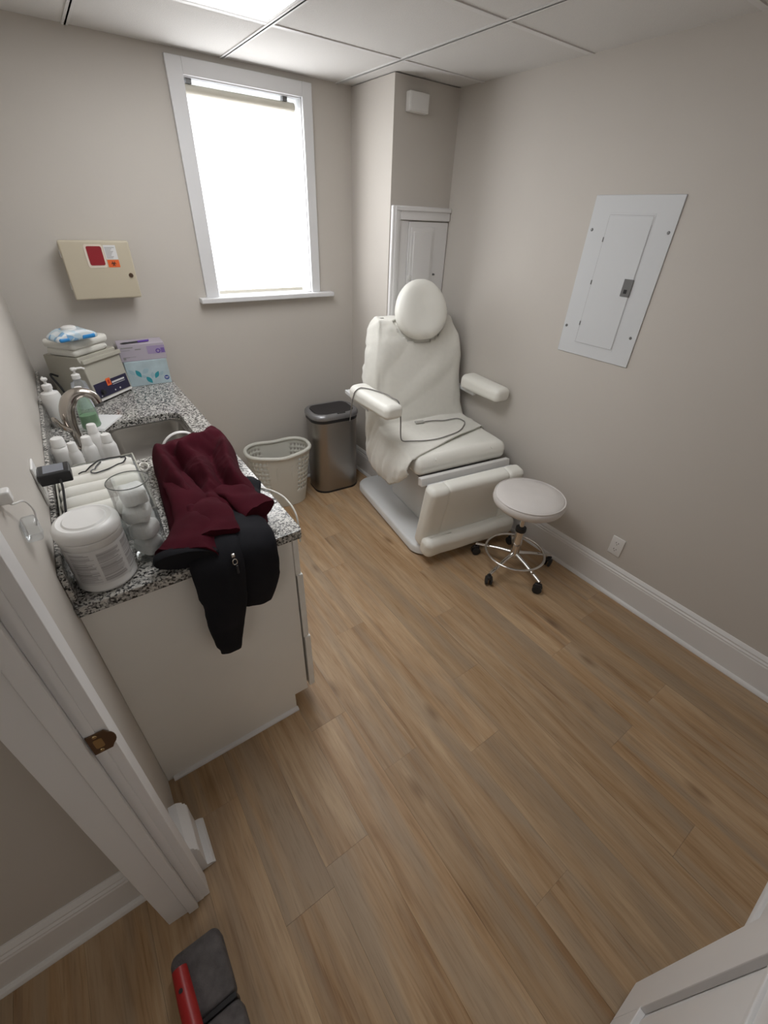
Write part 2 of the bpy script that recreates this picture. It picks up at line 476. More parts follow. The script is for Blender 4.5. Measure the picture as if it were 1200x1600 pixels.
# ------------------------------------------------------------------ floor of planks
fl = sempty('floor')
obj('subfloor', g_box(-4.3, 0.02, -4.6, 0.02, -0.04, -0.006), SUB, fl, smooth=False)
PW, PL = 0.16, 1.22
xs0 = -1.605
k0 = -17
off = {0: -2.145, 1: -2.72 + PL, -3: -2.335}
random.seed(11)
for k in range(k0, 11):
    xa = xs0 + k * PW; xb = xa + PW
    if xa > 0.0: break
    xb = min(xb, 0.0)
    j0 = off.get(k, random.uniform(-2.4, -1.2))
    while j0 < 0: j0 += PL
    y1 = j0
    while y1 > -4.5:
        ya, yb = y1 - PL, min(y1, 0.0)
        y1 -= PL
        if yb <= -4.5: continue
        ya = max(ya, -4.55)
        if xb < XH and ya < YHW < yb: yb = YHW
        if xb < XH - 0.05 and ya >= YHW: continue
        g = 0.00025
        dz = random.uniform(-0.0003, 0.0003)
        obj('floor_plank', g_box(xa + g, xb - g, ya + g, yb - g, -0.006, dz), WOOD, fl, smooth=False)

# ------------------------------------------------------------------ walls
WX0, WX1, WZ0, WZ1 = -1.315, -0.733, 1.303, 2.200
struct('wall_window', join(g_box(XL - T, WX0, 0, T, 0, H + 0.1), g_box(WX1, 0.1, 0, T, 0, H + 0.1),
       g_box(WX0, WX1, 0, T, 0, WZ0), g_box(WX0, WX1, 0, T, WZ1, H + 0.1)), WALL, smooth=False)
struct('wall_right', g_box(0, 0.1, YN - 0.1, 0, 0, H + 0.1), WALL, smooth=False)
struct('wall_left', join(g_box(XH, XL, JAMB + 0.02, 0, 0, H + 0.1), g_box(XH, XL, -3.02, JAMB + 0.02, 2.06, H + 0.1),
       g_box(XH, XL, YN, -3.02, 0, H + 0.1)), WALL, smooth=False)
struct('wall_near', g_box(XH, 0.1, YN - 0.1, YN, 0, H + 0.1), WALL, smooth=False)
struct('wall_chase', g_box(COLX, 0, COLY, 0, 0, H), WALL, smooth=False)
struct('wall_hall', g_box(-4.3, XH, YHW, YHW + 0.1, 0, H + 0.1), WALL, smooth=False)
struct('wall_hall_end', g_box(-4.4, -4.3, -4.7, YHW + 0.1, 0, H + 0.1), WALL, smooth=False)
struct('wall_hall_near', g_box(-4.3, XH, -4.7, -4.6, 0, H + 0.1), WALL, smooth=False)
struct('wall_hall_side', g_box(XH, XH + 0.05, -4.6, YN - 0.1, 0, H + 0.1), WALL, smooth=False)

# ------------------------------------------------------------------ ceiling
ce = sempty('ceiling')
obj('deck', g_box(-4.4, 0.1, -4.7, 0.12, H + 0.10, H + 0.16), TILE, ce, smooth=False)
GX0, GY0, TS = -1.7347, -0.5639, 0.6097
xs = sorted([GX0 + k * TS for k in range(-1, 3)])
ys = sorted([GY0 - k * TS for k in range(0, 5)])
bx = [XL] + [x for x in xs if XL < x < 0] + [0.0]
by = [YN] + [y for y in ys if YN < y < 0] + [0.0]
lamp_cell = []
HB = 0.012
for i in range(len(bx) - 1):
    for j in range(len(by) - 1):
        if abs(bx[i] - GX0) < 0.01 and by[j] > GY0 - 2 * TS - 0.01 and by[j + 1] < GY0 + 0.01: continue
        x0, x1, y0, y1 = bx[i], bx[i + 1], by[j], by[j + 1]
        x0 += HB if x0 != XL else 0; x1 -= HB if x1 != 0 else 0
        y0 += HB if y0 != YN else 0; y1 -= HB if y1 != 0 else 0
        o = obj('ceiling_tile', g_box(x0, x1, y0, y1, H + 0.004, H + 0.022), TILE, ce, smooth=False)
for x in bx[1:-1]:
    obj('grid_bar', join(g_box(x - HB, x + HB, YN, 0, H, H + 0.004), g_box(x - 0.003, x + 0.003, YN, 0, H, H + 0.03)), TEE, ce, smooth=False)
for y in by[1:-1]:
    for i in range(len(bx) - 1):
        if abs(bx[i] - GX0) < 0.01 and abs(y - (GY0 - TS)) < 0.01: continue
        x0 = bx[i] + (HB if i else 0); x1 = bx[i + 1] - (HB if i < len(bx) - 2 else 0)
        obj('grid_bar', g_box(x0, x1, y - HB, y + HB, H + 0.0005, H + 0.004), TEE, ce, smooth=False)
obj('hall_ceiling', g_box(-4.3, XL, -4.6, YHW, H, H + 0.02), TILE, ce, smooth=False)
lt = thing('ceiling_light', 'lit white rectangular ceiling light panel set into the tile grid', 'light', (GX0 + TS / 2, GY0 - TS, H))
lx, ly = TS / 2 - HB, TS - HB
obj('frame', join(g_box(-lx, lx, -ly, -ly + 0.012, 0.001, 0.03), g_box(-lx, lx, ly - 0.012, ly, 0.001, 0.03),
    g_box(-lx, -lx + 0.012, -ly + 0.012, ly - 0.012, 0.001, 0.03), g_box(lx - 0.012, lx, -ly + 0.012, ly - 0.012, 0.001, 0.03)), TEE, lt, smooth=False)
obj('diffuser', g_box(-lx + 0.012, lx - 0.012, -ly + 0.012, ly - 0.012, 0.006, 0.012), LAMP, lt, smooth=False)
obj('housing', g_box(-lx + 0.012, lx - 0.012, -ly + 0.012, ly - 0.012, 0.014, 0.08), TEE, lt, smooth=False)
hl = bpy.data.lights.new('hall_fill', 'AREA'); hl.energy = HALL_FILL; hl.size = 0.6; hl.color = (1, 0.95, 0.88)  # added area light to fill the hall, no fixture behind it
hlo = bpy.data.objects.new('hall_fill', hl); COL.objects.link(hlo); hlo.location = (-3.4, -3.6, H - 0.03)

# ------------------------------------------------------------------ window
wn = sempty('window_1', ((WX0 + WX1) / 2, 0, WZ0))
wn.location = (0, 0, 0)
CO0, CO1, CZT = -1.385, -0.678, 2.258
obj('casing', g_box(CO0, WX0, -0.02, 0, WZ0, CZT), WINTRIM, wn, bevel=0.002)
obj('casing', g_box(WX1, CO1, -0.02, 0, WZ0, CZT), WINTRIM, wn, bevel=0.002)
obj('head_casing', g_box(WX0, WX1, -0.02, 0, WZ1, CZT), WINTRIM, wn, bevel=0.002)
obj('window_sill', g_box(-1.425, -0.596, -0.055, 0.0, 1.277, WZ0), WINTRIM, wn, bevel=0.004)
obj('reveal', join(g_box(WX0 - 0.001, WX0 + 0.004, 0, 0.09, WZ0, WZ1), g_box(WX1 - 0.004, WX1 + 0.001, 0, 0.09, WZ0, WZ1),
    g_box(WX0, WX1, 0, 0.09, WZ1 - 0.004, WZ1), g_box(WX0, WX1, 0, 0.09, WZ0 - 0.001, WZ0 + 0.003)), WINTRIM, wn, smooth=False)
obj('sash', join(g_box(WX0 + 0.004, WX0 + 0.03, 0.085, 0.11, WZ0, WZ1), g_box(WX1 - 0.03, WX1 - 0.004, 0.085, 0.11, WZ0, WZ1),
    g_box(WX0 + 0.03, WX1 - 0.03, 0.085, 0.11, WZ1 - 0.03, WZ1), g_box(WX0 + 0.03, WX1 - 0.03, 0.085, 0.11, WZ0, WZ0 + 0.04),
    g_box(WX0 + 0.03, WX1 - 0.03, 0.085, 0.11, 1.74, 1.775)), WINTRIM, wn, smooth=False)
obj('pane', g_box(WX0 + 0.03, WX1 - 0.03, 0.096, 0.100, WZ0 + 0.04, 1.74), PANE, wn, smooth=False)
obj('pane', g_box(WX0 + 0.03, WX1 - 0.03, 0.096, 0.100, 1.775, WZ1 - 0.03), PANE, wn, smooth=False)
rs = thing('roller_shade', 'white roller shade drawn down and glowing with daylight in the window', 'shade', (0, 0, 0))
RX0, RX1 = WX0 + 0.008, WX1 - 0.030
obj('roller', tr(g_lathe([(0.0, 0), (0.019, 0), (0.019, RX1 - RX0), (0.0, RX1 - RX0)], 20), (RX0, 0.030, 2.160), ry=PI / 2), CREAM, rs)
obj('fabric', g_box(RX0 + 0.012, RX1 - 0.008, 0.0440, 0.0450, WZ0 + 0.022, 2.160), SHADE, rs, smooth=False)
obj('hem_bar', g_box(RX0 + 0.012, RX1 - 0.008, 0.0405, 0.0485, WZ0 + 0.006, WZ0 + 0.024), CREAM, rs, bevel=0.002)
for x in (-1.286, -0.815):
    obj('bracket', join(g_box(x - 0.012, x + 0.012, 0.015, 0.045, 2.178, 2.196), g_box(x - 0.002, x + 0.002, 0.02, 0.04, 2.17, 2.18)), METALG, rs, smooth=False)

# ------------------------------------------------------------------ baseboards
BH = 0.186
BP = [(0, 0), (0.019, 0), (0.019, 0.142), (0.0165, 0.148), (0.0175, 0.155), (0.0125, 0.162), (0.0135, 0.170), (0.008, 0.180), (0.004, BH), (0, BH)]
QP = [(0.019, 0), (0.034, 0), (0.0335, 0.006), (0.030, 0.013), (0.025, 0.0175), (0.019, 0.019)]
def baseboard(name, a, b, fn, q=True):
    o = struct(name, sweep_profile(BP, a, b, fn), TRIM, smooth=False)
    if q: obj('shoe_moulding', sweep_profile(QP, a, b, fn), TRIM, o, smooth=False)
    return o
baseboard('baseboard_right', YN + 0.03, COLY, lambda t, d, z: (-d, t, z))
baseboard('baseboard_window', -1.70, COLX, lambda t, d, z: (t, -d, z))
baseboard('baseboard_chase', COLY, 0, lambda t, d, z: (COLX - d, t, z))
baseboard('baseboard_near', -2.2, 0, lambda t, d, z: (t, YN + d, z))
baseboard('baseboard_left', -2.068, -1.925, lambda t, d, z: (XL + (d * 1.6 + 0.016 if d > 0 else 0), t, z))
baseboard('baseboard_hall', -4.3, XH - 0.022, lambda t, d, z: (t, YHW - d, z))

# ------------------------------------------------------------------ entry doorway (strike side) and door
XC = -2.244
dj = sempty('trim_1')
CASP = [(0, 0), (0.0, 0.070), (0.010, 0.070), (0.016, 0.062), (0.022, 0.040), (0.030, 0.012), (XC - XL, 0.006), (XC - XL, 0)]
def upright(poly, z0, z1, m, name, par):
    return obj(name, g_prism(poly, z0, z1), m, par, smooth=False, bevel=0.002)
upright([(XL, JAMB + 0.002), (XC, JAMB + 0.002), (XC, JAMB + 0.058), (XC - 0.010, JAMB + 0.068), (XL, JAMB + 0.068)], 0, 2.13, TRIM, 'casing', dj)
upright([(-2.281, JAMB), (-2.262, JAMB), (-2.262, JAMB + 0.018), (-2.281, JAMB + 0.018)], 0, 2.1, TRIM, 'rebate', dj)
upright([(-2.308, JAMB - 0.013), (-2.281, JAMB - 0.013), (-2.281, JAMB + 0.018), (-2.308, JAMB + 0.018)], 0, 2.1, TRIM, 'door_stop', dj)
upright([(-2.362, JAMB - 0.004), (-2.309, JAMB - 0.006), (-2.309, JAMB + 0.018), (-2.362, JAMB + 0.018)], 0, 2.1, TRIM, 'jamb_board', dj)
upright([(-2.3615, JAMB + 0.018), (XH, JAMB + 0.018), (XH, JAMB + 0.075), (-2.3615, JAMB + 0.075)], 0, 2.13, TRIM, 'hall_casing', dj)
obj('head_jamb', g_box(XH, XC, -3.02, JAMB, 2.06, 2.09), TRIM, dj, smooth=False)
obj('head_casing', g_box(XL, XC, -3.05, JAMB + 0.068, 2.09, 2.16), TRIM, dj, smooth=False)
obj('hinge_jamb', g_box(XH, XL + 0.02, -3.05, -3.02, 0, 2.06), TRIM, dj, smooth=False)
# strike plate let into the rebate, lip over the casing edge
ZS = 0.915
sp_poly = [(-2.279, -0.028), (-2.250, -0.028)] + [(-2.250 + 0.012 * math.sin(a), -0.020 * math.cos(a)) for a in [PI * i / 8 for i in range(1, 8)]] + [(-2.250, 0.028), (-2.279, 0.028)]
spl = thing('strike_plate', 'bronze strike plate screwed to the white door jamb', 'strike plate', (0, JAMB - 0.0005, ZS))
obj('plate', mapg(g_prism(sp_poly, 0, 0.0022), lambda x, y, z: (x, -z, y)), BRONZE, spl, bevel=0.0006)
obj('latch_hole', mapg(g_prism(rrect(-2.272, -2.258, -0.013, 0.013, 0.004), 0.0022, 0.0028), lambda x, y, z: (x, -z, y)), BRASS, spl, smooth=False)
for z in (-0.021, 0.021):
    obj('screw', mapg(g_lathe([(0.0, 0.0022), (0.004, 0.0022), (0.003, 0.0034), (0, 0.0036)], 12), lambda x, y, zz, z=z: (-2.266 + x, -zz, z + y)), BRASS, spl)

dr = sempty('door_2')
DX0, DX1, DY0, DY1 = -2.235, -1.345, -3.016, -2.980
obj('door_slab', g_box(DX0, DX1, DY0, DY1 - 0.008, 0.006, 2.04), TRIM, dr, smooth=False)
def door_part(n, *a): obj(n, g_box(*a), TRIM, dr, bevel=0.0015)
ST = 0.115
door_part('stile', DX1 - ST, DX1, DY1 - 0.008, DY1, 0.006, 2.04)
door_part('stile', DX0, DX0 + ST, DY1 - 0.008, DY1, 0.006, 2.04)
xm = (DX0 + DX1) / 2
for z0, z1 in ((0.006, 0.215), (0.802, 0.90), (1.46, 1.56), (1.93, 2.04)):
    door_part('rail', DX0 + ST, DX1 - ST, DY1 - 0.008, DY1, z0, z1)
for z0, z1 in ((0.215, 0.802), (0.90, 1.46), (1.56, 1.93)):
    door_part('mullion', xm - 0.05, xm + 0.05, DY1 - 0.008, DY1, z0, z1)
    for x0, x1 in ((DX0 + ST, xm - 0.05), (xm + 0.05, DX1 - ST)):
        fr = join(g_box(x0, x1, DY1 - 0.008, DY1 + 0.006, z0, z0 + 0.014), g_box(x0, x1, DY1 - 0.008, DY1 + 0.006, z1 - 0.014, z1),
                  g_box(x0, x0 + 0.014, DY1 - 0.008, DY1 + 0.006, z0 + 0.014, z1 - 0.014), g_box(x1 - 0.014, x1, DY1 - 0.008, DY1 + 0.006, z0 + 0.014, z1 - 0.014))
        obj('panel_moulding', fr, TRIM, dr, smooth=False, bevel=0.002)
        obj('door_panel', tr(g_cush((x1 - x0) / 2 - 0.035, 0.004, (z1 - z0) / 2 - 0.035, 0.0035, 2, 1), ((x0 + x1) / 2, DY1 - 0.006, (z0 + z1) / 2)), TRIM, dr)
for z in (0.25, 1.05, 1.85):
    obj('hinge', g_box(DX0 - 0.012, DX0, -3.02, -2.985, z - 0.045, z + 0.045), BRONZE, dr, smooth=False)

# ------------------------------------------------------------------ low door in the chase
cd = sempty('door_1')
Y0 = COLY
def fy(g): return g
obj('casing', g_box(-0.424, -0.37, Y0 - 0.022, Y0, 0, 1.765), TRIM, cd, bevel=0.004)
obj('casing_bead', g_box(-0.408, -0.388, Y0 - 0.028, Y0 - 0.022, 0, 1.745), TRIM, cd, bevel=0.003)
obj('head_casing', g_box(-0.37, -0.003, Y0 - 0.022, Y0, 1.700, 1.765), TRIM, cd, bevel=0.004)
obj('head_bead', g_box(-0.408, -0.003, Y0 - 0.030, Y0 - 0.022, 1.742, 1.762), TRIM, cd, bevel=0.003)
obj('stile', g_box(-0.368, -0.303, Y0 - 0.010, Y0, 0, 1.698), TRIM, cd, bevel=0.002)
obj('door_leaf', g_box(-0.300, -0.006, Y0 - 0.013, Y0, 0.02, 1.694), TRIM, cd, bevel=0.002)
for z0, z1 in ((0.98, 1.668), (0.12, 0.88)):
    obj('door_panel', join(g_box(-0.285, -0.112, Y0 - 0.018, Y0 - 0.013, z0, z1), g_box(-0.267, -0.130, Y0 - 0.024, Y0 - 0.018, z0 + 0.02, z1 - 0.02)), TRIM, cd, bevel=0.003)
obj('latch', join(g_box(-0.292, -0.270, Y0 - 0.024, Y0 - 0.013, 1.40, 1.425)), WHITEPL, cd, bevel=0.002)
obj('hook', tr(g_lathe([(0, 0), (0.006, 0), (0.005, 0.012), (0, 0.013)], 10), (-0.092, Y0 - 0.013, 1.425), rx=PI / 2), METALG, cd)

# ------------------------------------------------------------------ small wall fittings
ch = thing('wall_box', 'small square white wall box high on the corner chase', 'box', (-0.297, COLY, 2.186))
obj('housing', tr(g_cush(0.062, 0.018, 0.038, 0.005, 2, 2), (0, -0.0185, 0)), WHITEPL, ch)
obj('faceplate', join(g_box(-0.055, 0.055, -0.039, -0.0365, -0.031, 0.031)), WHITEPL, ch, bevel=0.001)

ep = thing('electrical_panel', 'white flush breaker panel cover high on the right wall', 'electrical panel', (0, -1.552, 1.172))
def onr(g): return mapg(g, lambda u, v, n: (-n, -u, v))      # u toward -Y (to the right), v up, n out of right wall
PWd, PHt = 0.190, 0.650
obj('cover', onr(g_box(-PWd, PWd, 0.0, PHt, 0.0005, 0.005)), PANELW, ep, bevel=0.003)
obj('door_frame', onr(join(g_box(-0.106, 0.098, 0.052, 0.588, 0.005, 0.0058))), PANELW, ep, bevel=0.0008)
obj('gap', onr(join(g_box(0.0935, 0.0945, 0.06, 0.55, 0.0058, 0.0061), g_box(-0.1, 0.0945, 0.0575, 0.0583, 0.0058, 0.0061), g_box(-0.1, 0.0945, 0.5805, 0.5813, 0.0058, 0.0061), g_box(-0.102, -0.1014, 0.0575, 0.58, 0.0058, 0.0061))), GREYINK, ep, smooth=False)
obj('door_leaf', onr(g_box(-0.100, 0.092, 0.060, 0.578, 0.0058, 0.0075)), PANELW, ep, bevel=0.001)
ltc = obj('latch', onr(g_box(0.054, 0.096, 0.284, 0.352, 0.0075, 0.011)), METALG, ep, bevel=0.001)
obj('latch_slot', onr(g_box(0.066, 0.080, 0.296, 0.312, 0.011, 0.0118)), BLACK, ltc, smooth=False)
for u, v in ((-0.171, 0.524), (0.169, 0.526), (-0.173, 0.122), (0.163, 0.126)):
    obj('screw', onr(tr(g_lathe([(0, 0), (0.0065, 0), (0.005, 0.003), (0, 0.0035)], 12), (u, v, 0.005))), METALG, ep)
for v in (0.490, 0.322, 0.145):
    obj('hinge', onr(g_box(-0.104, -0.100, v - 0.009, v + 0.009, 0.0058, 0.0095)), METALG, ep, smooth=False)

ol = thing('wall_outlet', 'white duplex outlet above the baseboard of the right wall', 'outlet', (0, -2.018, 0.296))
obj('faceplate', onr(tr(g_cush(0.034, 0.055, 0.003, 0.0029, 2, 2), (0, 0, 0.0032))), WHITEPL, ol)
for v in (-0.020, 0.020):
    rc = obj('receptacle', onr(g_prism(rrect(-0.017, 0.017, v - 0.014, v + 0.014, 0.008), 0.006, 0.0075)), WHITEPL, ol, smooth=False)
    obj('slot', onr(join(g_box(-0.0075, -0.0052, v - 0.002, v + 0.007, 0.0075, 0.0078), g_box(0.0052, 0.0075, v - 0.002, v + 0.006, 0.0075, 0.0078), g_box(-0.002, 0.002, v - 0.010, v - 0.006, 0.0075, 0.0078))), INK, rc, smooth=False)

# sharps cabinet on the window wall
SX0, SX1, SZ0, SZ1, SY = -2.004, -1.722, 1.333, 1.573, -0.100
sb = thing('sharps_cabinet', 'beige locking sharps cabinet with red window on the wall left of the window', 'cabinet', ((SX0 + SX1) / 2, 0, SZ0))
scx = (SX0 + SX1) / 2
def os_(g): return mapg(g, lambda x, y, z: (x - scx, y, z - SZ0))
obj('body', os_(g_box(SX0 + 0.012, SX1 - 0.008, -0.080, -0.0005, SZ0 + 0.006, SZ1 - 0.004)), BEIGE, sb, bevel=0.006)
obj('door', os_(tr(g_cush((SX1 - SX0) / 2, 0.011, (SZ1 - SZ0) / 2, 0.008, 3, 2), (scx, -0.0915, (SZ0 + SZ1) / 2))), BEIGE, sb)
obj('window_frame', os_(mapg(g_prism(rrect(-1.911, -1.834, 1.465, 1.558, 0.010), 0, 0.002), lambda x, y, z: (x, -0.1022 - z, y))), mat('pale_beige', (0.76, 0.68, 0.58), 0.5), sb, smooth=False)
obj('red_window', os_(mapg(g_prism(rrect(-1.902, -1.841, 1.475, 1.551, 0.007), 0, 0.0035), lambda x, y, z: (x, -0.1022 - z, y))), RED, sb, smooth=False)
ls = obj('label_sticker', os_(g_box(-1.832, -1.782, -0.1035, -0.1026, 1.499, 1.555)), PAPER, sb, smooth=False)
pr_ = [g_box(-1.828, -1.828 + random.uniform(0.02, 0.042), -0.1040, -0.1035, 1.503 + i * 0.0052, 1.505 + i * 0.0052) for i in range(9)]
obj('print_lines', os_(join(*pr_)), GREYINK, ls, smooth=False)
bs = obj('biohazard_sticker', os_(g_box(-1.830, -1.782, -0.1035, -0.1026, 1.466, 1.496)), ORANGE, sb, smooth=False)
bh = []
for k in range(3):
    a0 = PI / 2 + k * 2 * PI / 3
    cx_, cz_ = -1.806 + 0.0050 * math.cos(a0), 1.481 + 0.0050 * math.sin(a0)
    pts = [(cx_ + 0.0050 * math.cos(a), -0.1037, cz_ + 0.0050 * math.sin(a)) for a in [a0 + math.radians(40) + math.radians(280) * i / 14 for i in range(15)]]
    pts = [(cx_ + 0.0050 * math.cos(a), -0.1037, cz_ + 0.0050 * math.sin(a)) for a in [a0 + math.radians(35 + 290 * i / 14) for i in range(15)]]
    bh.append(g_tube(pts, 0.0012, 5))
bh.append(g_tube([(-1.806 + 0.0045 * math.cos(2 * PI * i / 16), -0.1037, 1.481 + 0.0045 * math.sin(2 * PI * i / 16)) for i in range(16)], 0.0007, 5, closed=True))
obj('biohazard_symbol', os_(join(*bh)), INK, bs)
lk = obj('lock', os_(tr(g_lathe([(0, 0), (0.010, 0), (0.009, 0.004), (0.006, 0.004), (0.006, 0.008), (0, 0.008)], 18), (-1.746, -0.1025, 1.431), rx=PI / 2)), BRONZE, sb)
obj('keyhole', os_(g_box(-1.7475, -1.7445, -0.1112, -0.1104, 1.427, 1.435)), INK, lk, smooth=False)
for z in (1.52, 1.39):
    obj('hinge', os_(tr(g_lathe([(0, 0), (0.005, 0), (0.005, 0.03), (0, 0.03)], 10), (SX0 + 0.002, -0.078, z - 0.015))), WHITEPL, sb)

# ------------------------------------------------------------------ counter run
XF, YE = -1.680, -1.757
cab = thing('base_cabinet', 'off white three drawer base cabinet at the near end of the counter', 'cabinet', (-1.98, -1.5, 0))
def oc(g): return mapg(g, lambda x, y, z: (x + 1.98, y + 1.5, z))
def end_panel():
    poly = [(XL + 0.001, 0.0), (-1.768, 0.0), (-1.768, 0.098), (-1.712, 0.098), (-1.712, 0.882), (XL + 0.001, 0.882)]
    return mapg(g_prism(poly, 0, 0.018), lambda x, y, z: (x, -1.738 + z, y))
obj('end_panel', oc(end_panel()), CAB, cab, smooth=False)
obj('base_trim', oc(sweep_profile([(0, 0), (0.014, 0), (0.013, 0.007), (0.009, 0.012), (0, 0.014)], XL + 0.02, -1.764, lambda t, d, z: (t, -1.738 - d, z))), TRIM, cab, smooth=False)
obj('carcass', oc(g_box(XL + 0.002, -1.712, -1.719, -1.16, 0.098, 0.70)), CAB, cab, smooth=False)
obj('toe_kick', oc(g_box(-1.79, -1.776, -1.719, -1.16, 0.0, 0.097)), CAB, cab, smooth=False)
for (z0, z1, px) in ((0.722, 0.872, 0.0), (0.408, 0.715, 0.007), (0.100, 0.400, 0.013)):
    d = obj('drawer', oc(g_box(-1.709 + px * 0.7, -1.690 + px, -1.736, -1.165, z0, z1)), CAB, cab, bevel=0.002)
    obj('drawer_pull', oc(g_tube([(-1.690 + px, -1.52, z1 - 0.04), (-1.668 + px, -1.52, z1 - 0.04), (-1.668 + px, -1.38, z1 - 0.04), (-1.690 + px, -1.38, z1 - 0.04)], 0.004, 8)), CHROME, d)
    obj('bumper', oc(tr(g_lathe([(0, 0), (0.004, 0), (0.003, 0.003), (0, 0.0035)], 8), (-1.695 + px, -1.7345, z1), )), WHITEPL, d)
sk = thing('sink_cabinet', 'off white sink base cabinet with two doors toward the window wall', 'cabinet', (-1.98, -0.58, 0))
def oc2(g): return mapg(g, lambda x, y, z: (x + 1.98, y + 0.58, z))
obj('carcass', oc2(join(g_box(XL + 0.002, -1.712, -1.155, -1.137, 0.098, 0.881), g_box(XL + 0.002, -1.712, -0.020, -0.002, 0.098, 0.881), g_box(XL + 0.002, -1.712, -1.137, -0.020, 0.098, 0.116))), CAB, sk, smooth=False)
obj('toe_kick', oc2(g_box(-1.79, -1.776, -1.155, -0.04, 0, 0.097)), CAB, sk, smooth=False)
for y0, y1, yh in ((-1.153, -0.582, -0.62), (-0.578, -0.005, -0.54)):
    d = obj('door', oc2(g_box(-1.710, -1.690, y0, y1, 0.100, 0.872)), CAB, sk, bevel=0.002)
    obj('door_pull', oc2(g_tube([(-1.690, yh, 0.68), (-1.668, yh, 0.68), (-1.668, yh, 0.82), (-1.690, yh, 0.82)], 0.004, 8)), CHROME, d)

# worktop with the sink cut out
SKX0, SKX1, SKY0, SKY1 = -2.078, -1.768, -1.03, -0.602
def slab_with_hole():
    outer = [(XL + 0.001, YE), (XF - 0.012, YE), (XF - 0.003, YE + 0.004), (XF, YE + 0.014), (XF, -0.001), (XL + 0.001, -0.001)]
    bm = bmesh.new()
    hole = rrect(SKX0, SKX1, SKY0, SKY1, 0.055, 6)
    def ring(pts, z): return [bm.verts.new((x, y, z)) for x, y in pts]
    for z in (CT - 0.032, CT):
        a = ring(outer, z); b = ring(hole, z)
        es = [bm.edges.new((a[i], a[(i + 1) % len(a)])) for i in range(len(a))] + [bm.edges.new((b[i], b[(i + 1) % len(b)])) for i in range(len(b))]
        bmesh.ops.triangle_fill(bm, use_beauty=True, edges=es)
        if z < CT - 0.01: lo = (a, b)
        else: hi = (a, b)
    for p, q in ((lo[0], hi[0]), (lo[1], hi[1])):
        for i in range(len(p)):
            k = (i + 1) % len(p); bm.faces.new((p[i], p[k], q[k], q[i]))
    bm.verts.index_update()
    v = [tuple(x.co) for x in bm.verts]; f = [tuple(t.index for t in fc.verts) for fc in bm.faces]
    bm.free(); return v, f
ctop = thing('granite_countertop', 'speckled grey granite countertop with backsplash along the left wall', 'countertop', (-1.98, -0.9, CT))
def ot(g): return mapg(g, lambda x, y, z: (x + 1.98, y + 0.9, z - CT))
obj('slab', ot(slab_with_hole()), GRANITE, ctop, smooth=False, bevel=0.0025)
obj('backsplash', ot(g_box(XL + 0.001, XL + 0.013, -1.745, -0.001, CT + 0.0005, CT + 0.100)), GRANITE, ctop, smooth=False, bevel=0.002)
snk = thing('sink', 'stainless steel undermount sink set in the granite countertop', 'sink', ((SKX0 + SKX1) / 2, (SKY0 + SKY1) / 2, CT - 0.21))
def sink_shell():
    rings = [(0.012, 0.1775, 0.060), (-0.006, 0.1775, 0.05), (-0.010, 0.168, 0.05), (0.012, 0.02, 0.05), (0.03, 0.004, 0.05), (0.06, 0.0, 0.05)]
    v, f = [], []
    hx, hy = (SKX1 - SKX0) / 2, (SKY1 - SKY0) / 2
    for ins, z, r in rings:
        v += [(x, y, z) for x, y in rrect(-hx + ins, hx - ins, -hy + ins, hy - ins, r, 6)]
    n = len(v) // len(rings)
    for j in range(len(rings) - 1):
        for i in range(n):
            k = (i + 1) % n; f.append((j * n + i, j * n + k, (j + 1) * n + k, (j + 1) * n + i))
    f.append(tuple(range((len(rings) - 1) * n, len(rings) * n)))
    return v, f
rings_fix = sink_shell()
obj('basin', rings_fix, SINKST, snk)
obj('drain', g_lathe([(0.045, 0.001), (0.043, 0.004), (0.03, 0.003), (0.025, -0.004 + 0.005), (0, 0.0012)], 24), CHROME, snk)

# faucet, tall arc, seen from behind and above
fa = thing('faucet', 'brushed nickel high arc faucet behind the sink', 'faucet', (-2.172, -0.815, CT))
obj('base_flange', g_lathe([(0, 0.0005), (0.026, 0.0005), (0.025, 0.006), (0.018, 0.010), (0.0, 0.010)], 28), NICKEL, fa)
spts = smooth_path([(0, 0, 0.008), (-0.004, 0, 0.05), (-0.008, 0, 0.11), (0.001, 0, 0.165), (0.028, 0, 0.203), (0.062, 0.0, 0.212), (0.092, 0, 0.196), (0.102, 0, 0.168)], 6)
N_ = len(spts)
def frad(t):
    k = [(0, 0.015), (0.15, 0.019), (0.34, 0.030), (0.5, 0.031), (0.62, 0.025), (0.75, 0.0195), (1.0, 0.0185)]
    for a, b in zip(k, k[1:]):
        if t <= b[0]: return a[1] + (b[1] - a[1]) * (t - a[0]) / (b[0] - a[0])
    return k[-1][1]
rad = [frad(i / (N_ - 1)) for i in range(N_)]
obj('spout', g_tube(spts, rad, 18, up=(0, 1, 0), flat=(0.85, 1.0)), NICKEL, fa)
obj('seam_ring', tr(g_lathe([(0.0206, 0), (0.0212, 0.001), (0.0206, 0.002)], 20), (0.046, 0, 0.2095), ry=PI / 2 + 0.05), METALG, fa)
obj('aerator', tr(g_lathe([(0, 0), (0.016, 0), (0.0165, 0.012), (0, 0.013)], 18), (0.1025, 0, 0.154)), METALG, fa)
obj('handle', g_tube(smooth_path([(-0.016, -0.014, 0.085), (-0.040, -0.024, 0.110), (-0.052, -0.034, 0.145)], 4), [0.015] * 4 + [0.013] * 3 + [0.011, 0.008], 12, flat=(1.0, 0.7)), NICKEL, fa)

# ------------------------------------------------------------------ heater / dry steriliser box
HZ = CT
ht = thing('tabletop_appliance', 'beige tabletop appliance with navy control panel on the counter', 'appliance', (-2.062, -0.345, CT), math.radians(42))
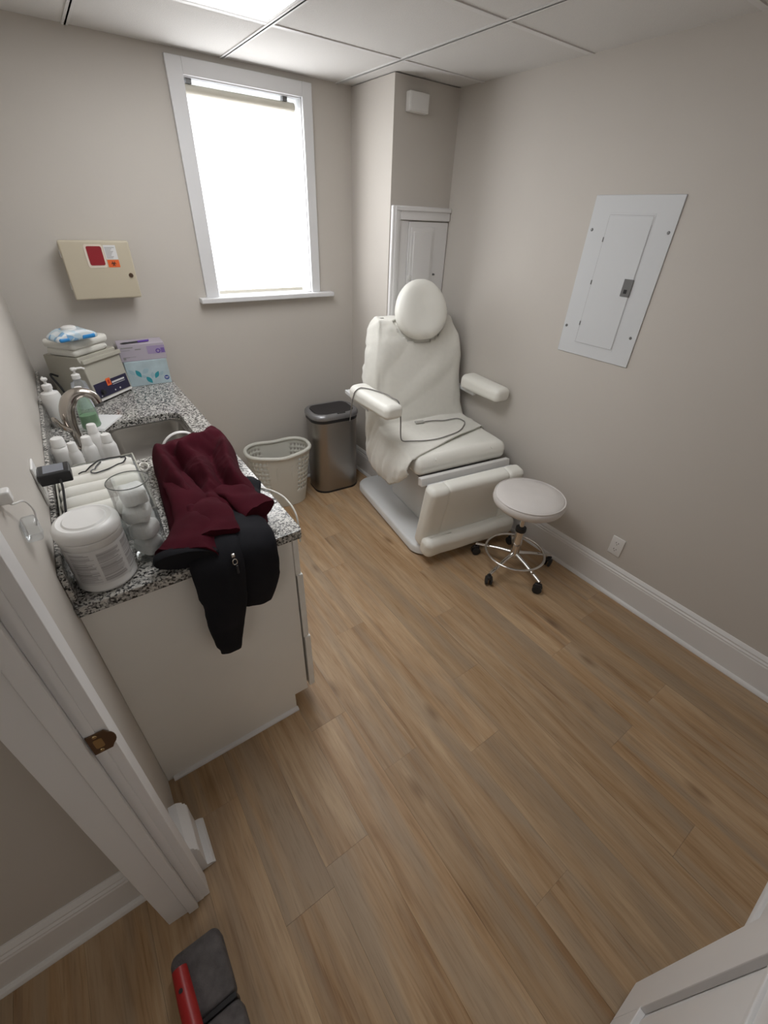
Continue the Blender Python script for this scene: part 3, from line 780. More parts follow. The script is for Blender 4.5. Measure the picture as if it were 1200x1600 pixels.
# local: front face on y=0 looking toward -y, x 0..0.232, depth 0.236
HW, HD, HH = 0.230, 0.220, 0.215
prof = [(0.0, 0.014), (0.018, HH - 0.030), (0.030, HH - 0.018), (0.034, HH), (HD, HH), (HD, 0.014)]
vv = [(0, y, z) for y, z in prof] + [(HW, y, z) for y, z in prof]
n_ = len(prof)
obj('body', (vv, [tuple(range(n_)), tuple(reversed(range(n_, 2 * n_)))] + [(i, n_ + i, n_ + (i + 1) % n_, (i + 1) % n_) for i in range(n_)]), BEIGE2, ht, smooth=False, bevel=0.004)
sl = math.atan2(0.018, HH - 0.044)
def ofr(u0, u1, w0, w1, n0, n1):   # on the leaning front face: u across, w up the slope, n outwards
    g = g_box(u0, u1, w0, w1, n0, n1)
    return mapg(g, lambda u, w, n: (u, w * math.sin(sl) - n * math.cos(sl), 0.014 + w * math.cos(sl) + n * math.sin(sl)))
obj('visor', ofr(-0.002, HW + 0.002, 0.172, 0.192, 0.0, 0.012), BEIGE2, ht, bevel=0.003)
cp = obj('control_panel', ofr(0.010, HW - 0.010, 0.010, 0.078, 0.0005, 0.003), NAVY, ht, bevel=0.001)
ws = [ofr(0.118 + i * 0.0092, 0.1255 + i * 0.0092, 0.056, 0.064, 0.003, 0.0036) for i in range(9)] + [ofr(0.118, 0.20, 0.049, 0.0505, 0.003, 0.0036), ofr(0.03, 0.034, 0.016, 0.02, 0.003, 0.0036), ofr(0.118, 0.124, 0.02, 0.026, 0.003, 0.0036), ofr(0.15, 0.158, 0.02, 0.027, 0.003, 0.0036)]
obj('print', join(*ws), PAPER, cp, smooth=False)
osx = obj('warning_sticker', ofr(0.086, 0.112, 0.052, 0.086, 0.0031, 0.004), ORANGE, ht, smooth=False)
obj('sticker_mark', ofr(0.093, 0.105, 0.060, 0.078, 0.004, 0.0045), mat('red_ink', (0.5, 0.03, 0.01), 0.7), osx, smooth=False)
obj('knob', mapg(g_lathe([(0, 0), (0.012, 0), (0.010, 0.012), (0, 0.012)], 16), lambda x, y, z: (0.045 + x, 0.035 * math.sin(sl) + y * math.sin(sl) - (0.003 + z) * math.cos(sl), 0.014 + (0.035 + y) * math.cos(sl))), BLACK, ht)
obj('chrome_strip', ofr(0.004, HW - 0.004, -0.003, 0.006, 0.0005, 0.004), WHITEPL, ht, smooth=False)
for x, y in ((0.025, 0.02), (HW - 0.025, 0.02), (0.025, HD - 0.025), (HW - 0.025, HD - 0.025)):
    obj('foot', tr(g_lathe([(0, 0.0005), (0.012, 0.0005), (0.014, 0.014), (0, 0.014)], 14), (x, y, 0)), RUBBER, ht)
obj('power_cord', g_tube(smooth_path([(-0.003, HD * 0.80, 0.12), (-0.03, HD * 0.84, 0.135), (-0.035, HD * 0.70, 0.09), (-0.028, HD * 0.52, 0.014), (-0.012, 0.05, 0.012), (-0.03, 0.03, 0.010)], 8), 0.0048, 8), BLACK, ht)
obj('cord_plug', tr(g_cush(0.010, 0.016, 0.010, 0.004, 2, 1), (-0.018, 0.055, 0.0105), rz=0.4), BLACK, ht)

def folded_towel(hx, hy, hz, seed, fold=True):
    def fn(x, y, z):
        k = 0.0035 * fbm(x * 12 + seed, y * 12, z * 5)
        w = 0.0
        if fold and abs(z) < hz * 0.22 and (abs(x) > hx * 0.8 or abs(y) > hy * 0.8): w = 0.008
        sx = -w if x > 0 else w; sy = -w if y > 0 else w
        return (x + (sx if abs(x) > hx * 0.8 else 0), y + (sy if abs(y) > hy * 0.8 else 0), z + k * 2 * (z > 0) + 0.006 * math.sin(x * 18 + seed) * (z > 0))
    return g_cush(hx, hy, hz, min(hz, 0.018), 5, 8, fn)
tw = thing('folded_towel', 'folded white towel on top of the beige appliance', 'towel', (-2.062, -0.345, CT + HH), math.radians(42))
obj('lower_fold', tr(folded_towel(0.100, 0.078, 0.016, 2, False), (0.098, 0.112, 0.0165)), TERRY, tw)
obj('upper_fold', tr(folded_towel(0.106, 0.084, 0.020, 5, False), (0.098, 0.110, 0.0520)), TERRY, tw)
wp = thing('wipes_packet', 'blue and white wipes packet with round lid on the folded towel', 'packet', (-2.072, -0.300, CT + HH + 0.076), math.radians(24))
def wfn(x, y, z):
    t = abs(x) / 0.085
    pinch = 1 - 0.55 * max(0, t - 0.55) / 0.45
    return (x, y * (1 - 0.12 * max(0, t - 0.6)), (z + 0.018) * pinch - 0.018 + 0.004 * fbm(x * 30, y * 30, 1) * (1 if z > 0 else 0.0))
obj('film', tr(g_cush(0.088, 0.054, 0.021, 0.016, 4, 8, wfn), (0, 0, 0.0235)), WIPES, wp)
obj('blue_side', tr(g_cush(0.030, 0.010, 0.010, 0.008, 3, 3), (0.044, -0.0460, 0.016)), BLUE, wp)
obj('blue_end', tr(g_cush(0.022, 0.012, 0.009, 0.008, 3, 3), (-0.058, -0.0440, 0.015)), BLUE, wp)
obj('lid', tr(g_lathe([(0, 0), (0.030, 0), (0.031, 0.004), (0.029, 0.012), (0.02, 0.016), (0, 0.017)], 24, sy=0.8), (-0.004, 0.0, 0.0425)), WHITEPL, wp)

# tissue box with glove box and pen on it
tb = thing('tissue_box', 'pale blue tissue box with teal leaf print on the counter by the window wall', 'box', (-1.792, -0.150, CT), math.radians(-2))
TBW, TBH, TBD = 0.204, 0.128, 0.118
obj('carton', g_box(-TBW / 2, TBW / 2, 0, TBD, 0.0005, TBH), PALEBLUE, tb, bevel=0.002)
def leaf(cx, cz, a, L, w):
    pts = [(L * (t - 0.5), w * math.sin(PI * t)) for t in [i / 8 for i in range(9)]] + [(L * (t - 0.5), -w * math.sin(PI * t)) for t in [i / 8 for i in range(7, 0, -1)]]
    pts = [(cx + x * math.cos(a) - y * math.sin(a), cz + x * math.sin(a) + y * math.cos(a)) for x, y in pts]
    return mapg(g_prism(pts, 0, 0.0006), lambda x, y, z: (x, -z - 0.0001, y))
obj('leaf_print', join(leaf(-0.048, 0.065, -1.1, 0.045, 0.011), leaf(-0.004, 0.028, -1.0, 0.045, 0.011), leaf(0.038, 0.05, 1.0, 0.042, 0.010)), TEAL, tb, smooth=False)
po = obj('pale_leaf_print', join(leaf(-0.078, 0.075, -0.9, 0.04, 0.010), leaf(-0.026, 0.048, -0.3, 0.03, 0.008), leaf(0.016, 0.05, 1.3, 0.035, 0.009), leaf(0.062, 0.055, 0.8, 0.03, 0.008), leaf(-0.012, 0.075, 0.6, 0.04, 0.012)), mat('pale_teal_ink', (0.38, 0.52, 0.58), 0.7), tb, smooth=False)
rd = obj('blue_badge', mapg(g_lathe([(0, 0), (0.012, 0), (0.012, 0.0007), (0, 0.0007)], 20), lambda x, y, z: (0.083 + x, -z, 0.030 + y)), BLUEINK, tb, smooth=False)
obj('badge_text', join(g_box(0.075, 0.091, -0.0013, -0.0007, 0.031, 0.034), g_box(0.077, 0.089, -0.0013, -0.0007, 0.026, 0.028)), PAPER, rd, smooth=False)
gb = thing('glove_box', 'lilac and purple glove box stacked on the tissue box', 'box', (-1.790, -0.146, CT + TBH), math.radians(-3))
obj('carton', g_box(-0.110, 0.106, 0, 0.118, 0.0008, 0.083), LILAC, gb, bevel=0.002)
obj('purple_band', g_box(0.02, 0.1055, -0.0007, 0.0005, 0.030, 0.07), mat('light_purple_card', (0.38, 0.31, 0.48), 0.6), gb, smooth=False)
obj('print', join(*[g_box(-0.098, -0.098 + w, -0.0012, 0.0, z, z + h) for w, z, h in ((0.055, 0.066, 0.005), (0.04, 0.056, 0.002), (0.03, 0.020, 0.002), (0.012, 0.010, 0.012), (0.06, 0.022, 0.001))] + [g_box(-0.036, -0.008, -0.0012, 0, 0.055, 0.060)]), GREYINK, gb, smooth=False)
obj('ring_mark', g_tube([(0.071 + 0.009 * math.cos(2 * PI * i / 18), -0.001, 0.043 + 0.009 * math.sin(2 * PI * i / 18)) for i in range(18)], 0.0022, 6, closed=True), PURPLE, gb)
obj('text_mark', join(*[g_box(0.085, 0.102, -0.0014, 0, 0.034 + i * 0.006, 0.0375 + i * 0.006) for i in range(4)]), PURPLE, gb, smooth=False)
pn = thing('pen', 'black pen with blue cap lying on the glove box', 'pen', (-1.80, -0.115, CT + TBH + 0.083 + 0.0055), math.radians(8))
obj('barrel', tr(g_lathe([(0, 0), (0.002, 0.004), (0.004, 0.016), (0.004, 0.085), (0, 0.085)], 12), (-0.085, 0, 0), ry=PI / 2), BLACK, pn)
obj('cap', tr(g_lathe([(0, 0), (0.005, 0), (0.005, 0.05), (0.003, 0.055), (0, 0.055)], 12), (0.0, 0, 0), ry=PI / 2), PURPLE, pn)

# ------------------------------------------------------------------ pump bottles and saucer by the faucet
def pump(name, label, loc, r, h, m, rz, extra=None, group=None):
    b = thing(name, label, 'bottle', loc, rz, group)
    obj('bottle', g_lathe([(0, 0.0005), (r * 0.94, 0.0005), (r, 0.006), (r, h * 0.86), (r * 0.86, h * 0.96), (r * 0.45, h), (r * 0.42, h + 0.010), (0, h + 0.010)], 24), m, b)
    obj('collar', g_lathe([(0, 0.010), (r * 0.5, 0.010), (r * 0.5, 0.026), (r * 0.28, 0.030), (0, 0.030)], 20, (0, 0, h)), WHITEPL, b)
    obj('pump_stem', g_lathe([(0, 0.030), (0.005, 0.030), (0.005, 0.044), (0, 0.044)], 12, (0, 0, h)), WHITEPL, b)
    obj('pump_head', join(tr(g_cush(0.011, 0.011, 0.0055, 0.005, 3, 1), (0, 0, h + 0.049)), g_tube([(0.004, 0, h + 0.050), (0.03, 0, h + 0.049), (0.040, 0, h + 0.043)], 0.0042, 8)), WHITEPL, b)
    return b
pump('lotion_bottle', 'opaque white pump bottle by the backsplash', (-2.222, -0.53, CT), 0.036, 0.150, WHITEPL, math.radians(100))
sbt = pump('sanitizer_bottle', 'tall clear pump bottle with a white label between faucet and beige appliance', (-2.112, -0.515, CT + 0.0072), 0.032, 0.165, CLEARPL, math.radians(10))
obj('label_wrap', g_lathe([(0.0325, 0.05), (0.0325, 0.125)], 24), mat('pale_label', (0.60, 0.62, 0.70), 0.6), sbt)
gbt = thing('soap_bottle', 'clear bottle half full of green liquid beside the faucet', 'bottle', (-2.118, -0.628, CT + 0.0072), 0.3)
obj('bottle', mapg(g_lathe([(0, 0.0005), (0.034, 0.0005), (0.037, 0.006), (0.034, 0.07), (0.026, 0.115), (0.013, 0.135), (0.013, 0.15), (0, 0.15)], 24, sy=0.7), lambda x, y, z: (x, y, z)), thin_glass('pale_green_plastic', (0.80, 0.92, 0.82), 0.1, 0.12), gbt)
obj('soap', g_lathe([(0, 0.002), (0.032, 0.002), (0.0345, 0.007), (0.0325, 0.055), (0, 0.055)], 24, sy=0.68), GREENL, gbt)
obj('cap', g_lathe([(0, 0.15), (0.014, 0.15), (0.013, 0.172), (0, 0.172)], 18), WHITEPL, gbt)
cdv = thing('paper_sheet', 'folded white paper under the soap and sanitizer bottles', 'paper', (-2.085, -0.575, CT), math.radians(58))
obj('sheet', g_box(-0.095, 0.075, -0.062, 0.062, 0.0006, 0.0035), PAPER, cdv, smooth=False)
obj('folded_flap', g_box(-0.085, 0.075, -0.060, 0.06, 0.0037, 0.0065), PAPER, cdv, smooth=False)

# small clear-plastic tray with instruments at the backsplash
tr1 = thing('clear_tray', 'narrow clear tray lying against the backsplash', 'tray', (-2.222, -0.905, CT), math.radians(-86))
TL = 0.061
obj('tray', join(g_box(-TL, TL, -0.022, 0.022, 0.0006, 0.003), g_box(-TL, TL, -0.024, -0.022, 0.0006, 0.045), g_box(-TL, TL, 0.022, 0.024, 0.0006, 0.045), g_box(-TL - 0.002, -TL, -0.024, 0.024, 0.0006, 0.045), g_box(TL, TL + 0.002, -0.024, 0.024, 0.0006, 0.045)), CLEARPL, tr1, smooth=False)
obj('rim', g_tube([(-TL - 0.002, -0.024, 0.046), (TL + 0.002, -0.024, 0.046), (TL + 0.002, 0.024, 0.046), (-TL - 0.002, 0.024, 0.046)], 0.003, 6, closed=True), WHITEPL, tr1)
tg = tag(obj('wooden_spatula', tr(g_cush(0.052, 0.009, 0.0012, 0.001, 2, 3), (-2.222, -0.905, CT + 0.0102), rz=math.radians(-86), ry=0.10), mat('birch', (0.55, 0.30, 0.12), 0.6), bevel=0), 'light wooden spatula in the clear tray by the backsplash', 'spatula')

# squeeze bottles, five with white caps
capz = [(-2.228, -1.056, 0.027, 'squat white bottle with wide ribbed cap, nearest the backsplash of the white caps'),
        (-2.190, -1.120, 0.018, 'small white capped bottle second from the backsplash behind the rolled washcloths'),
        (-2.146, -1.090, 0.021, 'white capped bottle at the middle of the bottle row behind the washcloths'),
        (-2.118, -1.020, 0.021, 'tallest white capped bottle at the back of the bottle row by the faucet'),
        (-2.086, -1.100, 0.022, 'white capped bottle nearest the sink in the row behind the washcloths')]
for i, (x, y, r, lab) in enumerate(capz):
    b = thing('squeeze_bottle', lab, 'bottle', (x, y + 0.052, CT), 0, 'white capped bottles behind the rolled washcloths')
    hh = 0.108 + (0.012 if i == 3 else 0)
    hz_ = hh
    obj('bottle', g_lathe([(0, 0.0005), (r * 1.05, 0.0005), (r * 1.1, 0.004), (r * 1.1, hh * 0.78), (r * 0.9, hh * 0.9), (r * 0.7, hh * 0.94), (0, hh * 0.94)], 22), WHITEPL, b)
    obj('cap', g_lathe([(0, hh * 0.94), (r * 0.84, hh * 0.94), (r * 0.8, hh * 0.97), (r * 0.72, hh * 1.17), (r * 0.62, hh * 1.2), (0, hh * 1.2)], 22), WHITEPL, b)

# ------------------------------------------------------------------ tray of rolled washcloths
TX0, TX1, TY0, TY1 = -2.254, -2.029, -1.545, -1.155
TC = ((TX0 + TX1) / 2, (TY0 + TY1) / 2)
ct = thing('clear_bin', 'clear plastic bin holding rolled white washcloths on the counter', 'bin', (TC[0], TC[1], CT))
hx, hy = (TX1 - TX0) / 2, (TY1 - TY0) / 2
obj('walls', join(g_box(-hx, hx, -hy, -hy + 0.002, 0.0005, 0.085), g_box(-hx, hx, hy - 0.002, hy, 0.0005, 0.085), g_box(-hx, -hx + 0.002, -hy + 0.002, hy - 0.002, 0.0005, 0.085), g_box(hx - 0.002, hx, -hy + 0.002, hy - 0.002, 0.0005, 0.085), g_box(-hx, hx, -hy, hy, 0.0005, 0.0025)), CLEARPL, ct, smooth=False)
obj('rim', g_tube([(-hx, -hy, 0.086), (hx, -hy, 0.086), (hx, hy, 0.086), (-hx, hy, 0.086)], 0.003, 6, closed=True), mat('bin_rim', (0.50, 0.49, 0.43), 0.3), ct)
obj('tan_side', g_box(-hx - 0.0012, -hx - 0.0002, -hy + 0.02, hy - 0.02, 0.004, 0.07), TAN, ct, smooth=False)
def roll_geo(seed, L=0.205, r=0.030):
    v, f = [], []
    nu, nk = 16, 16
    for i in range(nu + 1):
        t = i / nu; x = L * (t - 0.5)
        e = min(1, min(t, 1 - t) / 0.09); rr = r * (0.72 + 0.28 * math.sqrt(max(0, e)))
        for k in range(nk):
            a = 2 * PI * k / nk
            w = 1 + 0.035 * fbm(x * 14 + seed, math.cos(a) * 1.2, math.sin(a) * 1.2) + 0.015 * math.sin(3 * a + seed + x * 20)
            v.append((x, rr * 1.08 * w * math.cos(a), rr * 0.95 * w * math.sin(a)))
    for i in range(nu):
        for k in range(nk):
            k2 = (k + 1) % nk
            f.append((i * nk + k, i * nk + k2, (i + 1) * nk + k2, (i + 1) * nk + k))
    f.append(tuple(reversed(range(nk)))); f.append(tuple(range(nu * nk, (nu + 1) * nk)))
    return v, f
def spiral(x, r, s):
    pts = [(x, (r * 0.15 + r * 0.72 * t) * 1.08 * math.cos(5.2 * PI * t + s), (r * 0.15 + r * 0.72 * t) * 0.95 * math.sin(5.2 * PI * t + s)) for t in [i / 30 for i in range(31)]]
    return g_tube(pts, 0.0026, 5)
ordn = ['first', 'second', 'third', 'fourth', 'fifth', 'sixth']
roll_trees = []
rows = [[(-1.5095 + 0.0638 * i, CT + 0.0315) for i in range(6)], [(-1.4776 + 0.0638 * i, CT + 0.0820) for i in range(5)]]
for ri, row in enumerate(rows):
    for i, (y, z) in enumerate(row):
        lab = f'rolled white washcloth, {ordn[i]} from the front in the {("bottom", "top")[ri]} row of the clear bin'
        t = thing('washcloth_roll', lab, 'washcloth', ((TX0 + TX1) / 2, y, z), math.radians(random.uniform(-0.4, 0.4)), 'rolled washcloths in the clear bin')
        Lr = 0.205 if ri == 0 else 0.207
        obj('roll', rg_ := roll_geo(ri * 10 + i * 1.7, Lr, 0.0270), TERRY, t)
        roll_trees.append(tree(tr(rg_, tuple(t.location), rz=t.rotation_euler.z)))
        obj('rolled_edge', spiral(-Lr / 2 - 0.0005, 0.0205, i), TERRY, t)

# wires lying on the washcloths
tag(obj('black_cable', g_tube(lay([(-2.190, -1.275, CT + 0.121), (-2.150, -1.235, CT + 0.121), (-2.120, -1.205, CT + 0.122), (-2.080, -1.212, CT + 0.112), (-2.066, -1.216, CT + 0.108), (-2.066, -1.222, CT + 0.118), (-2.055, -1.225, CT + 0.122), (-2.060, -1.245, CT + 0.122), (-2.105, -1.285, CT + 0.122), (-2.150, -1.295, CT + 0.1215), (-2.155, -1.270, CT + 0.1205), (-2.125, -1.225, CT + 0.122)], roll_trees, 0.0021, 6, CT + 0.09), 0.0021, 6), BLACK), 'thin black cable looped over the rolled washcloths', 'cable')

# ------------------------------------------------------------------ tub of wipes and glass jar
tu = thing('wipes_tub', 'round white wipes tub with label at the near end of the counter', 'tub', (-2.190, -1.670, CT))
R1 = 0.069
obj('tub', g_lathe([(0, 0.0005), (R1 - 0.006, 0.0005), (R1, 0.008), (R1, 0.012), (R1 - 0.002, 0.016), (R1 - 0.002, 0.140), (R1, 0.143), (R1, 0.150), (R1 - 0.004, 0.153), (0, 0.153)], 48), WHITEPL, tu)
obj('lid', g_lathe([(0, 0.153), (R1 + 0.001, 0.153), (R1 + 0.002, 0.157), (R1 + 0.001, 0.170), (R1 - 0.004, 0.178), (R1 - 0.012, 0.1815), (R1 - 0.016, 0.1795), (R1 - 0.022, 0.1795), (R1 - 0.026, 0.183), (0, 0.1835)], 48), WHITEPL, tu)
def curved(a0, a1, z0, z1, r, n=14):
    v = []
    for i in range(n + 1):
        a = math.radians(a0 + (a1 - a0) * i / n)
        for z in (z0, z1): v.append((r * math.cos(a), r * math.sin(a), z))
    return v, [(2 * i, 2 * i + 2, 2 * i + 3, 2 * i + 1) for i in range(n)]
lb = obj('label', curved(-152, 10, 0.028, 0.130, R1 - 0.0012, 26), mat('tub_label', (0.70, 0.69, 0.68), 0.6, var=0.03), tu)
ln = []
random.seed(3)
for cpos, (a0, a1) in enumerate(((-142, -98), (-92, -48), (-40, -6))):
    z = 0.122
    while z > 0.036:
        if random.random() > 0.14:
            ln.append(curved(a0, a1 - random.choice((0, 0, 2, 6, 14)), z - random.choice((0.0012, 0.0012, 0.0022)), z, R1 - 0.0006, 8))
        z -= random.choice((0.0028, 0.0028, 0.0036))
obj('print_lines', join(*ln), mat('label_ink', (0.42, 0.40, 0.40), 0.8), lb)
jr = thing('glass_jar', 'tall clear glass jar stuffed with white gauze beside the wipes tub', 'jar', (-2.078, -1.632, CT))
obj('glass', g_lathe([(0.0, 0.0005), (0.040, 0.0005), (0.043, 0.004), (0.0445, 0.03), (0.047, 0.215), (0.048, 0.232)], 40), GLASS, jr)
obj('rim', g_tube([(0.048 * math.cos(2 * PI * i / 40), 0.048 * math.sin(2 * PI * i / 40), 0.232) for i in range(40)], 0.0012, 6, closed=True), mat('rim_glass', (0.12, 0.13, 0.12), 0.1), jr)
pads = [(0.0, 0.0, 0.032, 0.026, 0.0235, 'at the bottom of the glass jar'), (0.002, -0.002, 0.0845, 0.027, 0.0235, 'second from the bottom of the glass jar'), (-0.002, 0.002, 0.137, 0.028, 0.0235, 'below the topmost pad in the glass jar'), (0.002, 0.0, 0.190, 0.029, 0.0240, 'at the top of the glass jar')]
for i, (x, y, z, hw, hz, lab) in enumerate(pads):
    def pf(px, py, pz, s=i): 
        w = 0.0020 * fbm(px * 40 + s * 3, py * 40, pz * 60)
        q = 1.0 + (0.14 if i < 3 else 0.0) * (1 - abs(pz) / 0.03)
        return (px * q + w, py * q + w * 0.7, pz + w)
    tag(obj('gauze_pad', tr(g_cush(hw, hw, hz, 0.012, 4, 6, pf), (-2.078 + x, -1.632 + y, CT + z + 0.0), rz=0.6 + 0.35 * i), GAUZE), 'bundle of white gauze ' + lab, 'gauze', 'gauze bundles in the glass jar')

# adapter, wall plate and white charger on the left wall
wp2 = thing('outlet_plate', 'grey white outlet plate on the left wall above the backsplash', 'outlet', (XL, -1.400, 1.085))
obj('faceplate', mapg(g_cush(0.036, 0.056, 0.003, 0.0029, 2, 2), lambda u, v, n: (n + 0.0032, u, v)), WHITEPL, wp2)
for v in (-0.02, 0.02):
    obj('receptacle', mapg(g_prism(rrect(-0.017, 0.017, v - 0.014, v + 0.014, 0.008), 0.006, 0.0072), lambda u, w, n: (n, u, w)), WHITEPL, wp2, smooth=False)
ad = thing('power_adapter', 'black power adapter with grey label plugged into the left wall', 'power adapter', (XL + 0.0078, -1.415, 1.090))
obj('case', tr(g_cush(0.036, 0.032, 0.016, 0.004, 2, 2), (0.037, 0, 0.015)), BLACK, ad)
obj('rating_label', g_box(0.014, 0.060, -0.022, 0.026, 0.0312, 0.0318), mat('grey_label', (0.20, 0.21, 0.24), 0.5), ad, smooth=False)
obj('cable', g_tube(smooth_path([(0.045, -0.033, 0.012), (0.045, -0.055, -0.004), (0.036, -0.100, -0.040), (0.025, -0.148, -0.085), (0.0195, -0.160, -0.125), (0.020, -0.172, -0.160), (0.024, -0.178, -0.1695)], 7), 0.003, 7), BLACK, ad)
wc = thing('white_charger', 'small white charger and cord hanging on the left wall by the door casing', 'charger', (XL, -1.812, 1.205))
obj('plug', tr(g_cush(0.010, 0.012, 0.012, 0.004, 2, 1), (0.0108, -0.055, 0.085)), WHITEPL, wc)
obj('cord', g_tube(smooth_path([(0.012, -0.042, 0.080), (0.010, -0.036, 0.060), (0.012, -0.02, 0.05), (0.022, 0.01, 0.035), (0.028, 0.012, 0.01), (0.022, 0.008, -0.02)], 6), 0.0018, 6), WHITEPL, wc)
obj('charger_block', tr(g_cush(0.013, 0.018, 0.022, 0.006, 2, 1), (0.0138, 0.0, -0.02)), CLEARPL, wc)

# ------------------------------------------------------------------ jacket heaped on the counter end
JC = Vector((-1.858, -1.40))
outl = [(-1.965, -1.115), (-1.91, -1.085), (-1.855, -1.090), (-1.80, -1.080), (-1.735, -1.075), (-1.703, -1.13), (-1.70, -1.24), (-1.722, -1.33), (-1.728, -1.42), (-1.725, -1.50), (-1.735, -1.60),
        (-1.765, -1.685), (-1.84, -1.715), (-1.91, -1.735), (-1.985, -1.740), (-2.015, -1.70), (-2.02, -1.60), (-2.008, -1.48), (-1.998, -1.36), (-1.985, -1.24), (-1.98, -1.17)]
oc_pts = smooth_path([(x, y, 0) for x, y in outl] + [(outl[0][0], outl[0][1], 0)], 7)[:-1]
RIDGES = [([(-1.962, -1.14), (-1.958, -1.30), (-1.935, -1.46), (-1.955, -1.64)], 0.034, 0.026),
          ([(-1.715, -1.10), (-1.79, -1.19), (-1.88, -1.255)], 0.040, 0.034),
          ([(-1.712, -1.17), (-1.755, -1.34), (-1.79, -1.50)], 0.032, 0.024),
          ([(-1.86, -1.30), (-1.855, -1.45), (-1.905, -1.66)], 0.024, 0.024),
          ([(-1.90, -1.10), (-1.84, -1.12), (-1.80, -1.10)], 0.020, 0.030),
          ([(-1.915, -1.22), (-1.905, -1.46)], -0.030, 0.015),
          ([(-1.80, -1.28), (-1.82, -1.42), (-1.80, -1.52)], -0.026, 0.016),
          ([(-1.98, -1.42), (-1.93, -1.56)], -0.014, 0.014)]
def seg_d(x, y, a, b):
    ax, ay = a; bx_, by_ = b; vx, vy = bx_ - ax, by_ - ay
    t = max(0, min(1, ((x - ax) * vx + (y - ay) * vy) / (vx * vx + vy * vy)))
    return math.hypot(x - ax - vx * t, y - ay - vy * t)
def jh(x, y):
    back = max(0, min(1, (y + 1.62) / 0.42))
    h = 0.046 + 0.056 * back * back * (3 - 2 * back)
    for line, amp, wd in RIDGES:
        d = min(seg_d(x, y, a, b) for a, b in zip(line, line[1:]))
        h += amp * math.exp(-(d / wd) ** 2)
    h += 0.020 * fbm(x * 6, y * 6, 2) + 0.009 * fbm(x * 17, y * 17, 5)
    return max(0.014, h)
def jacket_body():
    nr, na = 40, len(oc_pts); v, f = [], []
    for j in range(nr + 1):
        t = j / nr
        rho = t
        for p in oc_pts:
            wob = 1 + 0.0 * t
            x = JC.x + (p.x - JC.x) * rho; y = JC.y + (p.y - JC.y) * rho
            e = max(0.0, 1 - rho ** 6) ** 0.5
            v.append((x, y, CT + 0.003 + jh(x, y) * (e if rho < 1 else 0)))
    for j in range(nr):
        for i in range(na):
            k = (i + 1) % na
            f.append((j * na + i, j * na + k, (j + 1) * na + k, (j + 1) * na + i))
    base = len(v)
    v += [(p.x, p.y, CT + 0.0015) for p in oc_pts]
    for i in range(na):
        k = (i + 1) % na; f.append((nr * na + i, nr * na + k, base + k, base + i))
    f.append(tuple(reversed(range(base, base + na))))
    return v, f
jk = thing('jacket', 'maroon fleece jacket with black lining heaped over the counter end', 'jacket', (JC.x, JC.y, CT))
def oj(g): return mapg(g, lambda x, y, z: (x - JC.x, y - JC.y, z - CT))
obj('body', oj(jacket_body()), MAROON, jk)
def sleeve(pts, rad, flat, seed, sub=7, n=22, amp=0.010):
    P = smooth_path(pts, sub); R = []
    for i in range(len(P)):
        t = i / (len(P) - 1) * (len(rad) - 1); a = int(min(t, len(rad) - 2)); R.append(rad[a] + (rad[a + 1] - rad[a]) * (t - a))
    def wr(p, t, a):
        w = 1.5 * amp * fbm(p.x * 9 + seed, p.y * 9, p.z * 9) + 0.5 * amp * fbm(p.x * 26 + seed, p.y * 26, p.z * 26)
        return p + Vector((0.6 * w, 0.4 * w, 0.8 * w))
    return g_tube(P, R, n, flat=flat, fn=wr)
obj('sleeve', oj(sleeve([(-1.945, -1.34, CT + 0.070), (-1.940, -1.50, CT + 0.066), (-1.948, -1.62, CT + 0.055), (-1.995, -1.728, CT + 0.046), (-2.008, -1.752, CT + 0.041)], [0.030, 0.050, 0.056, 0.072, 0.080], (1.0, 0.46), 1)), MAROON, jk)
obj('cuff', oj(sleeve([(-2.0075, -1.750, CT + 0.041), (-2.011, -1.760, CT + 0.040), (-2.013, -1.767, CT + 0.0385)], [0.0815, 0.081, 0.076], (1.0, 0.43), 1, 4, amp=0.0)), JBLACK, jk)
obj('collar_fold', oj(sleeve([(-1.845, -1.50, CT + 0.055), (-1.80, -1.57, CT + 0.060), (-1.772, -1.665, CT + 0.050)], [0.030, 0.048, 0.052], (1.0, 0.50), 6)), MAROON, jk)
obj('hood_edge', oj(sleeve([(-1.742, -1.43, CT + 0.026), (-1.730, -1.49, CT + 0.030), (-1.745, -1.56, CT + 0.026)], [0.014, 0.028, 0.014], (0.9, 0.85), 8)), JBLACK, jk)
obj('lining', oj(sleeve([(-1.835, -1.60, CT + 0.030), (-1.842, -1.70, CT + 0.034), (-1.846, -1.777, CT + 0.010), (-1.846, -1.793, CT - 0.09), (-1.862, -1.788, CT - 0.19)], [0.054, 0.068, 0.073, 0.066, 0.044], (1.0, 0.27), 3, amp=0.006)), JBLACK, jk)
obj('hanging_sleeve', oj(sleeve([(-1.915, -1.62, CT + 0.045), (-1.935, -1.71, CT + 0.042), (-1.945, -1.785, CT + 0.010), (-1.950, -1.805, CT - 0.10), (-1.962, -1.800, CT - 0.23), (-1.968, -1.795, CT - 0.335)], [0.052, 0.062, 0.068, 0.064, 0.047, 0.030], (1.0, 0.32), 12, amp=0.007)), JBLACK, jk)
obj('front_flap', oj(sleeve([(-1.915, -1.56, CT + 0.066), (-1.92, -1.65, CT + 0.066), (-1.925, -1.735, CT + 0.060)], [0.052, 0.066, 0.068], (1.0, 0.32), 21, amp=0.008)), MAROON, jk)
zp = obj('zipper_pull', oj(join(tr(g_cush(0.005, 0.004, 0.006, 0.0025, 2, 1), (-1.905, -1.806, CT + 0.034)), g_tube([(-1.905 + 0.006 * math.cos(a), -1.815, CT + 0.018 + 0.010 * math.sin(a)) for a in [2 * PI * i / 12 for i in range(12)]], 0.0015, 6, closed=True))), CHROME, jk)
